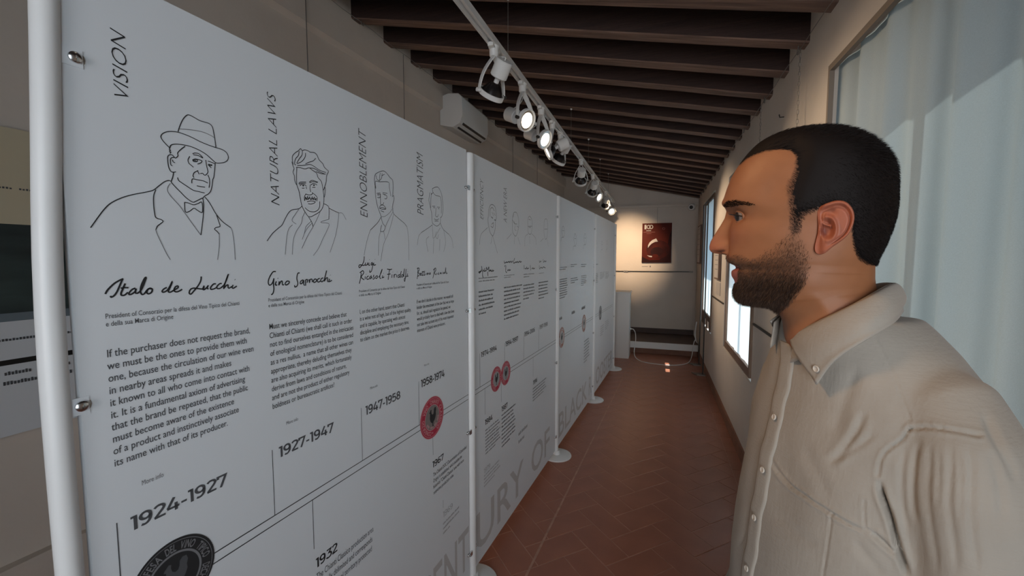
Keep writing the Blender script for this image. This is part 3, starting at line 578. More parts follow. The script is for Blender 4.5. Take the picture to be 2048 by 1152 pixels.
# unreadably small copy: rows of word-length strokes
def rows(board, l, r, ln, n, m='ink2', k=.30):
    s0, h0 = sh(*l); s1, _ = sh(*r); _, h1 = sh(*ln); dh = (h0 - h1) / max(1, n - 1); a = Ink(board); rr = random.Random(int(l[0] * 7))
    for i in range(n):
        x = s0; e = s0 + (s1 - s0) * (rr.uniform(.8, 1.0) if i < n - 1 else rr.uniform(.35, .8)); hh = h0 - i * dh
        while x < e:
            w_ = rr.uniform(.012, .05); x2 = min(x + w_, e); q = x
            while q < x2:
                a.flat([(q, hh), (q + .0035, hh), (q + .0035, hh + dh * k * rr.choice((1, 1, 1.5))), (q, hh + dh * k * rr.choice((1, 1.4)))], [(0, 1, 2, 3)]); q += .0058
            x = x2 + .006
    a.build('paragraph', m)
for a in ((Bb, (957.2, 586), (989.5, 577), (957.2, 630), 6, 'ink'), (Bb, (1007.7, 577), (1044, 569), (1007.7, 640), 9, 'ink'), (Bb, (1046.6, 572.4), (1070.4, 567), (1046.6, 599.6), 5, 'ink2'), (Bb, (1077, 566.8), (1097.6, 562), (1077, 598.4), 6, 'ink2'),
          (Bb, (957.2, 558), (997, 551), (957.2, 564), 2, 'ink3'), (Bb, (1008, 552), (1030, 549), (1008, 556), 2, 'ink3'), (Bb, (1047, 550), (1071, 547), (1047, 555), 2, 'ink3'), (Bb, (1078, 547), (1092, 545.5), (1078, 550), 1, 'ink3'),
          (Cb, (1116.6, 560.7), (1136.5, 557), (1116.6, 598.4), 9, 'ink2'), (Cb, (1141.4, 558.3), (1157.6, 555), (1141.4, 566.8), 3, 'ink2'), (Cb, (1162, 553), (1173, 551), (1162, 571.7), 6, 'ink3'), (Cb, (1116.6, 536), (1136, 535), (1116.6, 540), 2, 'ink2'), (Cb, (1141.6, 530), (1154, 529), (1141.6, 534), 2, 'ink3'), (Cb, (1162, 530), (1173, 529), (1162, 534), 2, 'ink3'),
          (Db, (1186.8, 548.6), (1197, 547), (1186.8, 570.5), 7, 'ink3'), (Db, (1199.7, 546), (1209.4, 545), (1199.7, 558.3), 6, 'ink3'), (Db, (1210.6, 545), (1218.4, 544), (1210.6, 557), 6, 'ink3'), (Db, (1187, 530), (1197, 529.5), (1187, 535), 2, 'ink3'),
          (Bb, (970.4, 862.8), (1000.3, 843), (970.4, 909.6), 8, 'ink2'), (Bb, (1003, 832.8), (1031.6, 812), (1003, 895.3), 9, 'ink2'), (Bb, (1065.4, 779.4), (1094, 761), (1065.4, 802.9), 5, 'ink2'), (Bb, (967.8, 953.9), (1001.6, 933), (967.8, 974.7), 4, 'ink4'),
          (Bb, (1036.8, 871.9), (1055, 860), (1036.8, 887.5), 2, 'ink4'), (Cb, (1168, 684.7), (1179.5, 677), (1168, 726), 8, 'ink3'), (A_, (886, 1050), (918, 1027), (886, 1069), 3, 'ink4'), (Db, (1201, 655), (1208, 650), (1201, 672), 5, 'ink4'), (Db, (1210, 645), (1218, 640), (1210, 660), 5, 'ink4')):
    rows(*a)
for l, r in (((1118, 641), (1130, 637)), ((1143, 629), (1153, 625)), ((1163, 620), (1172, 616))): rows(Cb, l, r, (l[0], l[1] + 8), 1, 'ink3', .55)
# timeline: the double rule and its ticks
HU = float(np.mean([sh(548, 1033)[1], sh(723, 922.6)[1], sh(840, 848)[1]])); HL = HU - .0215
def tick(board, x, y0, y1=None, m='ink', h1=None):
    s, a = sh(x, y0); b_ = h1 if h1 is not None else sh(x, y1)[1]; t = .0016 if s < -.3 else .0022
    Ink(board, .0005).flat([(s - t / 2, min(a, b_)), (s + t / 2, min(a, b_)), (s + t / 2, max(a, b_)), (s - t / 2, max(a, b_))], [(0, 1, 2, 3)]).build('tick', m)
for bd, (s0, s1), (a0, a1) in zip(boards, BE, ((-1.322, -.030), (.030, 1.352), (1.40, 2.735), (2.79, 4.0))):
    for nm, h in (('timeline', HU), ('timeline', HL)):
        Ink(bd, .0006).flat([(a0, h - .0012), (a1, h - .0012), (a1, h + .0012), (a0, h + .0012)], [(0, 1, 2, 3)]).build(nm, 'ink')
for x, y in ((233, 1046), (544, 900), (722, 816), (837, 763)): tick(A_, x, y, h1=HU, m='ink2')
tick(A_, 628, 1098, h1=HL); tick(A_, 866, 910, h1=HL); tick(A_, 886, 1000, 1016, 'ink4')
for x, y in ((959.5, 707), (1009, 686), (1047.5, 666), (1077.5, 655)): tick(Bb, x, y, h1=HU, m='ink2')
for x, y in ((970, 829), (1002.5, 804), (1066, 753)): tick(Bb, x, y, h1=HL, m='ink2')
tick(Cb, 1142, 630, h1=HU, m='ink4'); tick(Cb, 1168.5, 680, h1=HL, m='ink3')
# seals
def disc(board, s, h, r0, r1, z, m, name, n=48, label=None, sq=1.0):
    k = Ink(board, z); an = np.linspace(0, 2 * math.pi, n, endpoint=False)
    if r0 <= 0: k.flat([(s + r1 * math.cos(a) * sq, h + r1 * math.sin(a)) for a in an], [tuple(range(n))])
    else: k.flat([(s + r * math.cos(a) * sq, h + r * math.sin(a)) for r in (r0, r1) for a in an], [(i, n + i, n + (i + 1) % n, (i + 1) % n) for i in range(n)])
    return k.build(name, m, label)
def arc_text(board, txt, s, h, r, cap, a0, a1, z, m, inward=False, off=.02):
    k = Ink(board, z); ws = []
    for ch in txt:
        if ch == ' ': ws.append(.32); continue
        v, f = glyphs(ch, off); ws.append(float(v[:, 0].max() - v[:, 0].min()) + .10)
    tot = sum(ws); ang = a0; per = (a1 - a0) / tot
    for ch, w_ in zip(txt, ws):
        if ch != ' ':
            v, f = glyphs(ch, off); mid = (v[:, 0].min() + v[:, 0].max()) / 2; c = ang + per * w_ / 2
            sxx = abs(per) * r
            pts = []
            for x, y in v:
                u = (x - mid) * sxx; t = (y / CAPR - .5) * cap; t = -t if inward else t
                if inward: u = -u
                # radial t, tangential u clockwise
                ca, sa = math.cos(c), math.sin(c); pts.append((s + (r + t) * ca + u * sa, h + (r + t) * sa - u * ca))
            k.flat(pts, f)
        ang += per * w_
    return k.build('lettering', m)
ROOST = [(-.30, .62), (-.22, .70), (-.12, .66), (-.14, .50), (-.10, .32), (.02, .22), (.14, .26), (.20, .40), (.22, .62), (.34, .74), (.50, .72), (.56, .52), (.50, .30), (.52, .10), (.42, -.14), (.30, -.30), (.14, -.42), (.10, -.62), (.16, -.78), (.02, -.82), (-.10, -.86), (-.02, -.70), (-.02, -.46), (-.18, -.40), (-.30, -.24), (-.38, -.02), (-.36, .20), (-.34, .40), (-.44, .44), (-.40, .52)]
def rooster(board, s, h, r, z, m):
    k = Ink(board, z); k.flat([(s + x * r, h + y * r) for x, y in ROOST][::-1], [tuple(range(len(ROOST)))]); return k.build('rooster', m, 'black rooster emblem')
R_ = math.radians
def seal(board, s, h, r, ring, inner, edge, txt, kind, z=.0009):
    base_ = disc(board, s, h, 0, r, z + .0002, ring, 'seal', label=kind); k0 = set(board.children); disc(board, s, h, 0, r * 1.03, z, edge, 'seal_rim')
    disc(board, s, h, r * .925, r * .945, z + .0004, edge, 'seal_rim'); disc(board, s, h, r * .60, r * .63, z + .0004, edge, 'seal_rim'); disc(board, s, h, 0, r * .60, z + .0004, inner, 'seal_centre')
    rooster(board, s, h, r * .60, z + .0006, 'ink')
    for t, a0, a1 in txt: arc_text(board, t, s, h, r * .775, r * .185, R_(a0), R_(a1), z + .0006, edge)
    for o in set(board.children) - k0: o.parent = base_
c1 = sh(863, 836)
seal(A_, -.3205, .9150, .0795, 'red', 'sealgrey', 'pink', [('VINO', 158, 118), ('CHIANTI', 105, 45), ('CLASSICO', 32, -62), ('CONSORZIO', 262, 172)], 'crimson seal')
disc(A_, -.3205 + 0.0, .9150 - .0616, 0, .0035, .0015, 'pink', 'seal_rim')
arc_text(A_, 'IIII IIII III IIII', -.3205, .9150, .040, .008, R_(205), R_(355), .0016, 'pink', inward=True)
# the large black seal
sp = [sh(260 + x / 10.24, 1040 + y / 10.24) for x, y in ((1270, 300), (1700, 700), (1715, 900), (900, 385), (500, 680), (150, 1147))]
Am = np.array([[2 * a, 2 * b, 1] for a, b in sp]); bv = np.array([a * a + b * b for a, b in sp]); q = np.linalg.lstsq(Am, bv, rcond=None)[0]
SX, SY = float(q[0]), float(q[1]); SR = float(math.sqrt(q[2] + q[0] ** 2 + q[1] ** 2)); print('SEAL', SX, SY, SR, 'HU', HU)
bs_ = disc(A_, SX, SY, 0, SR, .0010, 'ink', 'seal', 72, 'large black seal'); k0 = set(A_.children); disc(A_, SX, SY, SR * .925, SR * .94, .0013, 'ink3', 'seal_rim', 72)
disc(A_, SX, SY, SR * .60, SR * .655, .0013, 'ink3', 'seal_rim', 72); disc(A_, SX, SY, 0, SR * .60, .0013, 'ink', 'seal_centre', 64)
def ang_of(x, y):
    a, b = sh(260 + x / 10.24, 1040 + y / 10.24); return math.degrees(math.atan2(b - SY, a - SX))
for t, p0, p1 in (('DEL', (700, 680), (940, 560)), ('VINO', (1020, 500), (1300, 500)), ('TIPICO', (1370, 520), (1540, 740)), ('DEL', (1560, 860), (1560, 1040)), ('DIFESA', (150, 1330), (640, 790))):
    arc_text(A_, t, SX, SY, SR * .785, SR * .19, R_(ang_of(*p0) + 0.0), R_(ang_of(*p1)), .0016, 'ink3')
arc_text(A_, 'CHIANTI', SX, SY, SR * .785, SR * .19, R_(-22), R_(-70), .0016, 'ink3'); arc_text(A_, 'CONSORZIO PER LA', SX, SY, SR * .785, SR * .19, R_(-80), R_(-175), .0016, 'ink3')
rooster(A_, SX, SY, SR * .58, .0016, 'ink2')
for o in set(A_.children) - k0: o.parent = bs_
def mini(board, x0, x1, y0, y1, ring, inner, edge, kind):
    sa, ha = sh((x0 + x1) / 2, y0); sb, hb_ = sh((x0 + x1) / 2, y1); seal(board, sa, HU - .0105, abs(ha - hb_) / 2, ring, inner, edge, [('VINO CHIANTI', 158, 45), ('CLASSICO', 32, -62), ('CONSORZIO', 262, 172)], kind)
mini(Bb, 983.5, 1001, 731, 779.4, 'red', 'ink4', 'pink', 'crimson seal'); mini(Bb, 1003, 1019.4, 720.6, 767, 'red', 'ink4', 'pink', 'crimson seal')
M['orange'] = mat('rust_print', (0.36, 0.13, 0.08), .5)
mini(Cb, 1118.8, 1128, 653.5, 694.4, 'orange', 'ink5', 'panel', 'rust red seal'); mini(Cb, 1165, 1171, 629, 663, 'orange', 'ink5', 'panel', 'rust red seal'); mini(Db, 1198.5, 1203, 609, 637, 'ink', 'ink4', 'panel', 'small black seal')
# huge pale title along the foot of the boards
def big(board, txt, xl_, xr_, yt, yb_, xs):
    s0, _ = sh(xl_, yb_); s1, _ = sh(xr_, yb_); _, ht = sh(xs, yt); _, h0 = sh(xs, yb_); Ink(board, .0003).line(txt, s0, h0, s1 - s0, ht - h0, .012).build('title', 'ink5')
hbT = sh(960, 1024)[1]; hbB = sh(960, 1098)[1]; print('BIG', hbB, hbT, 'TOP', top)
def big2(board, txt, xa, xb_):
    s0 = sh(xa, 900)[0]; s1 = sh(xb_, 900)[0]; Ink(board, .0003).line(txt, s0, hbB, s1 - s0, hbT - hbB, .010).build('title', 'ink5')
big2(A_, 'CENT', 826, 936); big2(Bb, 'URY', 951.5, 1047); big2(Bb, 'OF', 1063, 1099); big2(Cb, 'BLACK', 1117, 1172); big2(Cb, 'R', 1176, 1181); big2(Db, 'OOSTER', 1189.5, 1221)

# ------------------------------------------------------------------ curtain and fabric screens in the windows
def drape(name, x, y0, y1, z0, z1, m, amp, folds, parent=None, seed=1, th=.0012):
    nx, nz = 150, 24; rr = random.Random(seed); ph = [rr.uniform(0, 6.28) for _ in range(4)]; vs = []; fs = []
    for j in range(nz + 1):
        z = z0 + (z1 - z0) * j / nz; g = 1 - .55 * (j / nz)
        for i in range(nx + 1):
            t = i / nx; y = y0 + (y1 - y0) * t
            d = amp * g * (.6 * math.sin(folds * 6.28 * t + ph[0]) + .3 * math.sin(folds * 1.7 * 6.28 * t + ph[1] + j * .03) + .2 * math.sin(folds * .45 * 6.28 * t + ph[2]))
            vs.append((x + d, y, z))
    for j in range(nz):
        for i in range(nx): a = j * (nx + 1) + i; fs.append((a, a + nx + 1, a + nx + 2, a + 1))
    b = MB(); b.add(vs, fs); o = b.build(name, m, parent, smooth=True); return o
cu = drape('curtain', .694, .925, 2.112, .625, 2.318, M['curtain'], .030, 6.3, seed=5)
tag(cu, 'pale linen curtain filling the tall window behind the man', 'curtain', 'curtains in the window wall')
cu0 = drape('curtain', .690, -1.98, -.77, .63, 2.315, M['curtain'], .013, 5.2, seed=9)
tag(cu0, 'pale linen curtain in the rear window outside the picture', 'curtain', 'curtains in the window wall')
def fscreen(y0, y1, z0, z1, lab, x=.668, gap=0):
    t = thing('window_screen', lab, 'screen', (x, (y0 + y1) / 2, z0), 'framed fabric screens in the far windows')
    b = MB(); w_ = .05; b.box(x - .012, y0, z0, x + .012, y1, z0 + .075); b.box(x - .012, y0, z1 - w_, x + .012, y1, z1)
    b.box(x - .012, y0, z0 + .075, x + .012, y0 + .03, z1 - w_); b.box(x - .012, y1 - w_, z0 + .075, x + .012, y1, z1 - w_)
    b.build('frame', M['wood'], t)
    o = drape('fabric', x + .006, y0 + .03, y1 - w_, z0 + .075, z1 - w_, M['screen'], .006, 4, t, seed=int(y0 * 10)); return t
fscreen(3.42, 4.61, .645, 2.31, 'wood framed white fabric screen in the window just past the man')
fs_ = fscreen(5.80, 6.86, .700, 2.35, 'wood framed white fabric screen in the farthest window')
for ya, yb_ in ((5.80, 5.93), (6.10, 6.28), (6.47, 6.86)):
    b = MB(); b.box(.656, ya, .58, .680, yb_, .700); b.build('sun_mask_block', M['wood'], fs_)  # blocks added so the sun gets through as two floor patches

M['taupe'] = mat('niche_shade_taupe', (.24, .19, .15), .7)
b = MB(); b.box(.650, .93, 2.296, .668, 2.11, 2.32); b.box(.650, 2.094, .62, .668, 2.11, 2.296); struct(b.build('trim_9', M['taupe']), 'narrow taupe strip standing in for shade along the curtained niche edge')  # dark strip added where the niche edge only lies in shadow
# ------------------------------------------------------------------ air conditioner on the left wall
t = thing('air_conditioner', 'white wall mounted air conditioner high on the left wall', 'air conditioner', (-1.88, 3.76, 2.66))
prof = [(-1.885, 2.735), (-1.885, 2.985), (-1.80, 3.005), (-1.70, 2.995), (-1.665, 2.96), (-1.66, 2.80), (-1.69, 2.735), (-1.76, 2.705)]
b = MB(); n = len(prof); ya, yb_ = 3.45, 4.05
b.add([(x, ya, z) for x, z in prof] + [(x, yb_, z) for x, z in prof], [tuple(range(n))[::-1], tuple(range(n, 2 * n))] + [(i, (i + 1) % n, n + (i + 1) % n, n + i) for i in range(n)])
b.build('casing', M['white'], t, bevel=.006)
for (x, z, w_) in ((-1.682, 2.742, .010), (-1.728, 2.714, .009)):
    b = MB(); b.obox((x, 3.76, z), (.75, 0, .62), (0, 1, 0), (.62, 0, -.75), w_, .255, .006); b.build('vent_slot', M['black'], t)
b = MB(); b.box(-1.90, 3.46, 2.95, -1.86, 4.02, 3.0); b.build('bracket', M['white'], t)

# ------------------------------------------------------------------ lighting track with spotlights
TX, TZ = -.74, 2.53
t = thing('lighting_track', 'long white track hung on thin wires below the rafters', 'track', (TX, 3, TZ))
b = MB()
for dx, w_ in ((-.014, .005), (.014, .005)): b.box(TX + dx - w_, -1.2, TZ - .017, TX + dx + w_, 7.62, TZ + .012)
b.box(TX - .009, -1.2, TZ + .000, TX + .009, 7.62, TZ + .012); b.build('rail', M['white'], t)
b = MB(); b.box(TX - .020, 7.62, TZ - .018, TX + .020, 7.65, TZ + .014); b.build('end_cap', M['white'], t)
for y in (-.6, 1.05, 2.10, 3.72, 4.75, 5.70, 6.70):
    yw = min(RY, key=lambda q: abs(q - y)); zt = zc(TX) + .001
    b = MB(); b.tube([(TX, yw, TZ + .01), (TX, yw, zt)], .0014, 6); b.build('wire', M['wire'], t)
    b = MB(); b.lathe([(.009, 0), (.009, -.010), (.004, -.016)][::-1], 10, (TX, yw, zt)); b.build('ceiling_screw', M['white'], t)
def spot(y, d, lit, lab, yaw=0, grp='adjustable spotlights along the track', yoke_len=.155):
    """adapter on the track, A-shaped yoke, ring with reflector, can and cable; d = beam direction"""
    base = Vector((TX, y, TZ - .017)); t = thing('spotlight', lab, 'spotlight', tuple(base), grp)
    b = MB(); b.lathe([(.018, -.045), (.021, -.040), (.021, -.012), (.026, -.004), (.026, 0)], 18, base); b.box(base.x - .013, base.y - .045, base.z - .014, base.x + .013, base.y + .045, base.z + .004); b.build('adapter', M['white'], t, smooth=True)
    d = Vector(d).normalized(); hor = Vector((0, 0, 1)).cross(d)
    if hor.length < .05: hor = Vector((1, 0, 0))
    hor.normalize(); up = d.cross(hor) * -1
    R0 = .062; c = base + Vector((0, 0, -.05 - yoke_len)) + Vector((d.x, d.y, 0)) * .03      # ring centre
    top = base + Vector((0, 0, -.04))
    for sgn in (-1, 1):
        e = c + hor * sgn * (R0 + .010); pts = []
        for k in range(9):
            q = k / 8; p = top.lerp(e, q); p += hor * sgn * .016 * math.sin(q * math.pi) ; pts.append(p)
        b = MB()
        for k in range(8):
            a_, b2 = pts[k], pts[k + 1]; ax = (b2 - a_).normalized(); sd = hor.cross(ax).normalized(); w_ = .015 - .008 * k / 8
            b.obox((a_ + b2) / 2, ax, sd, ax.cross(sd), (b2 - a_).length / 2 + .0015, w_, .0028)
        b.build('yoke_arm', M['white'], t)
        b = MB(); b.tube([e - hor * sgn * .006, e + hor * sgn * .012], .009, 12); b.build('pivot_knob', M['darkmetal' if sgn < 0 else 'white'], t, smooth=True)
    # ring, along d
    def rev(prof, n=28):
        vs = []; fs = []
        for r, z in prof:
            for k in range(n):
                q = 6.28319 * k / n; vs.append(tuple(c + d * z + hor * r * math.cos(q) + up * r * math.sin(q)))
        for i in range(len(prof) - 1):
            for k in range(n): fs.append((i * n + k, i * n + (k + 1) % n, (i + 1) * n + (k + 1) % n, (i + 1) * n + k))
        fs.append(tuple(range(n))[::-1]); fs.append(tuple(range((len(prof) - 1) * n, len(prof) * n)))
        m_ = MB(); m_.add(vs, fs); return m_
    def hoop(r0, r1, z0, z1, n=28):
        vs = []; fs = []; P_ = [(r0, z0), (r1, z0), (r1, z1), (r0, z1)]
        for r, z in P_:
            for k in range(n):
                q = 6.28319 * k / n; vs.append(tuple(c + d * z + hor * r * math.cos(q) + up * r * math.sin(q)))
        for i in range(4):
            j = (i + 1) % 4
            for k in range(n): fs.append((i * n + k, i * n + (k + 1) % n, j * n + (k + 1) % n, j * n + k))
        m_ = MB(); m_.add(vs, fs); return m_
    rg_ = hoop(R0 - .006, R0, -.008, .014).build('ring', M['white'], t, smooth=True)
    rev([(.020, -.052), (.028, -.045), (.045, -.020), (R0 - .007, .002)]).build('reflector', M['lamp_off'], t, smooth=True)
    hoop(R0 - .020, R0 - .006, .001, .007).build('bezel', M['chrome'] if lit else M['lamp_off'], rg_, smooth=True); lb = rev([(.0, .0035), (R0 - .020, .0035), (R0 - .020, .0055), (0, .0055)]); lb.build('lamp_face' if lit else 'glass_face', M['lamp_on'] if lit else M['lamp_off'], rg_)
    cn_ = rev([(.036, -.155), (.040, -.151), (.040, -.082), (.036, -.078)]).build('can', M['white'], t, smooth=True)
    rev([(.012, -.08), (.012, -.05)], 12).build('stem', M['white'], cn_, smooth=True)
    cb = c - d * .150; b = MB(); mid = (cb + top) / 2 + Vector((0, .05, .02)) + hor * .03
    pts = [cb, cb - d * .02, mid, top + Vector((0, .04, .02)), top + Vector((0, .03, .035))]; sm = []
    for k in range(len(pts) - 1):
        for q in range(4): sm.append(pts[k].lerp(pts[k + 1], q / 4))
    sm.append(pts[-1])
    for _ in range(3): sm = [sm[0]] + [(sm[i - 1] + sm[i] * 2 + sm[i + 1]) / 4 for i in range(1, len(sm) - 1)] + [sm[-1]]
    b.tube(sm, .0032, 6); b.build('cable', M['white'], cn_, smooth=True)
    return c, d
away = (-.55, .35, -.72)
SPOTS = [(1.88, away, 0, 'nearest unlit spotlight hanging from the track, seen from behind'),
         (2.32, (.80, -.35, -.42), 1, 'second spotlight of the track, its lit face towards the aisle'),
         (2.72, (.82, -.28, -.42), 1, 'third spotlight of the track, lit and turned to the aisle'),
         (3.03, (-.80, -.30, -.42), 1, 'fourth spotlight of the track, lit and turned to the left wall'),
         (3.30, away, 0, 'fifth spotlight of the track, close behind the one lit to the left'),
         (4.25, (-.2, .75, -.55), 0, 'lone spotlight in the middle of the far half of the track'),
         (5.05, (-.3, .7, -.60), 0, 'unlit spotlight just before the far lit one'),
         (5.45, (.80, -.35, -.42), 1, 'small far spotlight, lit and turned to the aisle'),
         (6.35, (-.2, .75, -.60), 0, 'unlit spotlight near the far end of the track'),
         (7.15, (.35, -.70, -.35), 1, 'farthest spotlight glinting at the end of the track')]
for y, d, lit, lab in SPOTS:
    c, dd = spot(y, d, lit, lab)
    if lit and y < 7: light('spotlight_beam', 'SPOT', tuple(c + dd * .02), 24 if y < 2.9 else 75, (1.0, .76, .52), look=tuple(c + dd), size=.03, spot=70, blend=.8)
# beams of spotlights nearer than the frame and of those aimed at the posters
c, dd = spot(.55, (.80, .12, -.58), 1, 'spotlight above the picture frame, lit towards the man')
light('spotlight_beam', 'SPOT', tuple(c + dd * .02), 19, (1.0, .58, .28), look=(.14, .68, 1.62), size=.10, spot=44, blend=.9)
light('spotlight_beam', 'SPOT', (TX + .12, 6.05, 2.40), 210, (1.0, .72, .46), look=(-.50, YB, 1.66), size=.03, spot=46, blend=1.0)

# ------------------------------------------------------------------ end of the room
t = thing('pedestal', 'white box pedestal standing behind the last display board', 'pedestal', (-.62, 6.74, 0))
b = MB(); b.box(-.86, 6.53, 0, -.375, 6.90, 1.0); b.build('body', M['white'], t, bevel=.004)
b = MB(); b.box(-.87, 6.52, 1.0, -.365, 6.91, 1.022); b.build('top', M['white'], t, bevel=.003)
b = MB(); b.tube([(-.374, 6.80, .42), (-.358, 6.80, .42)], .016, 12); b.build('plug', M['white'], t, smooth=True)
t = thing('platform', 'low dark platform with white front edge below the end wall', 'platform', (.1, 7.4, 0))
b = MB(); b.box(-1.3, 6.92, .10, XR - .02, 6.945, .198); b.build('front_board', M['white'], t)
b = MB(); b.box(-1.3, 6.946, .17, XR - .02, YB - .03, .200); b.build('deck', M['darkwood'], t)
b = MB(); b.box(-1.3, 7.02, 0, XR - .02, 7.05, .17); b.box(-1.3, 7.70, 0, XR - .02, 7.73, .17); b.build('plinth', M['skirt'], t)
b = MB(); b.box(-1.3, YB - .03, 0, XR - .02, YB, .285); struct(b.build('baseboard_back', M['darkwood']), 'dark brown skirting of the end wall')
# cable
pts = [(-.358, 6.80, .42), (-.325, 6.80, .42), (-.29, 6.80, .36), (-.285, 6.80, .22), (-.31, 6.70, .06), (-.27, 6.56, .006), (-.16, 6.36, .005), (.05, 6.30, .005), (.25, 6.30, .005), (.42, 6.42, .005), (.50, 6.62, .008), (.545, 6.86, .06), (.56, 6.90, .24), (.60, 6.95, .30)]
sm = [Vector(p) for p in pts]
for _ in range(3):
    s2 = []
    for i in range(len(sm) - 1): s2 += [sm[i] * .75 + sm[i + 1] * .25, sm[i] * .25 + sm[i + 1] * .75]
    sm = [sm[0]] + s2 + [sm[-1]]
b = MB(); b.tube(sm, .006, 8); o = b.build('power_cable', M['white'], smooth=True); tag(o, 'white power cable looping from the pedestal across the floor', 'cable')
b = MB(); pts = [(.60, 6.95, .56), (.575, 6.9, .40), (.59, 6.86, .27), (.62, 6.9, .24)]; sm = [Vector(p) for p in pts]
for _ in range(3):
    s2 = []
    for i in range(len(sm) - 1): s2 += [sm[i] * .75 + sm[i + 1] * .25, sm[i] * .25 + sm[i + 1] * .75]
    sm = [sm[0]] + s2 + [sm[-1]]
b.tube(sm, .009, 8); o = b.build('power_cable', M['white'], smooth=True); tag(o, 'short white cable hanging below the farthest window', 'cable')
# main poster
M['poster'] = mat('poster_print', srgb(72, 18, 10), .5, spec=.1, col2=srgb(96, 32, 18), vscale=1.4)
M['poster_dark'] = mat('poster_dark_print', srgb(34, 10, 12), .5, spec=.1, col2=srgb(60, 22, 18), vscale=3)
M['paper'] = mat('poster_paper', (.55, .49, .45), .5)
M['poster_mid'] = mat('poster_glass_print', srgb(84, 26, 16), .5, spec=.1, col2=srgb(40, 14, 14), vscale=5)
t = thing('poster', 'dark red poster with a white crescent on the end wall', 'poster', (-.011, YB, 1.45), 'posters on the end wall')
x0, x1, z0, z1 = -.257, .235, 1.455, 2.150; F_ = YB - .031
b = MB(); b.box(x0, YB - .030, z0, x1, YB, z1); b.build('backing', M['poster'], t)
def flat(poly, m, name, y=F_, lab=None):
    b = MB(); n = len(poly); b.add([(x, y, z) for x, z in poly], [tuple(range(n))]); o = b.build(name, M[m] if isinstance(m, str) else m, t)
    if lab: o['label'] = lab
    return o
U = lambda u, v: (x0 + (x1 - x0) * (u - 150) / 545, z1 - (z1 - z0) * (v - 175) / 730)
def blob(cu_, cv, ru, rv, a0=0, a1=360, n=28): return [U(cu_ + ru * math.cos(R_(a)), cv + rv * math.sin(R_(a))) for a in np.linspace(a0, a1, n, endpoint=(a1 - a0) < 360)]
flat([U(150, 905), U(150, 790), U(300, 860), U(480, 850), U(600, 700), U(650, 420), U(695, 300), U(695, 905)][::-1], 'poster_dark', 'picture')
flat(blob(450, 660, 215, 170)[::-1], 'poster_mid', 'picture', F_ - .0004)
flat(blob(430, 700, 120, 85)[::-1], 'poster_dark', 'picture', F_ - .0007)
flat([U(*p) for p in ((262, 630), (265, 580), (290, 530), (340, 485), (410, 455), (445, 512), (390, 520), (330, 550), (290, 590))][::-1], 'paper', 'crescent', F_ - .001, 'white crescent highlight')
flat([U(*p) for p in ((248, 768), (300, 775), (355, 780), (335, 802), (290, 795))][::-1], 'paper', 'crescent', F_ - .001)
flat(blob(400, 780, 60, 35)[::-1], 'poster', 'picture', F_ - .0011)
def wall_text(txt, u, v, W, cap, m, off=0.0, y=F_ - .001, parent=None, name='lettering'):
    vv, ff = glyphs(txt, off); a0, a1 = vv[:, 0].min(), vv[:, 0].max(); X0, Z0 = U(u, v); kx = W * (x1 - x0) / 545 / (a1 - a0); kz = cap * (z1 - z0) / 730 / CAPR
    b = MB(); b.add([(X0 + (x - a0) * kx, y, Z0 + q * kz) for x, q in vv], ff); return b.build(name, M[m], parent or t)
wall_text('1', 190, 278, 36, 72, 'paper', .05)
def ringp(cu_, cv, ru, rv, w_):
    n = 28; b = MB(); P_ = blob(cu_, cv, ru, rv) + blob(cu_, cv, ru - w_, rv - w_)
    b.add([(x, F_ - .001, z) for x, z in P_], [(i, (i + 1) % n, n + (i + 1) % n, n + i)[::-1] for i in range(n)]); b.build('lettering', M['paper'], t)
ringp(268, 242, 38, 38, 14); ringp(314, 242, 38, 38, 14)
wall_text('ANNI', 222, 318, 90, 17, 'paper', .02); M['faintred'] = mat('faint_red_print', srgb(130, 62, 48), .5); flat([U(170, 343), U(390, 343), U(390, 335), U(170, 335)], 'faintred', 'text_line', F_ - .001); flat([U(230, 368), U(320, 368), U(320, 361), U(230, 361)], 'faintred', 'text_line', F_ - .001)
ringp2 = blob(545, 278, 26, 20)
b = MB(); n = 28; P_ = ringp2 + blob(545, 278, 19, 14); b.add([(x, F_ - .001, z) for x, z in P_], [(i, (i + 1) % n, n + (i + 1) % n, n + i)[::-1] for i in range(n)]); b.build('emblem', M['faintred'], t)
b = MB(); b.tube([(-.01, YB - .012, 2.15), (-.01, YB - .012, 2.43)], .002, 6); b.build('hanging_wire', M['wire'], t)
b = MB(); b.box(-.86, YB - .03, 1.46, -.755, YB, 2.14); t2 = thing('poster', 'dark poster edge showing behind the last display board', 'poster', (-.8, YB, 1.45), 'posters on the end wall'); b.build('backing', M['poster_dark'], t2)
b = MB(); b.box(-.758, YB - .032, 1.46, -.75, YB, 2.14); b.build('edge', M['poster'], t2)
t3 = thing('wall_caption', 'small caption strip with a tiny mark under the red poster', 'caption', (-.2, YB, 1.38))
b = MB(); b.box(-.252, YB - .004, 1.385, -.15, YB, 1.392); b.build('text_line', M['ink3'], t3); b = MB(); b.box(-.118, YB - .004, 1.375, -.102, YB, 1.402); b.build('mark', M['ink2'], t3)
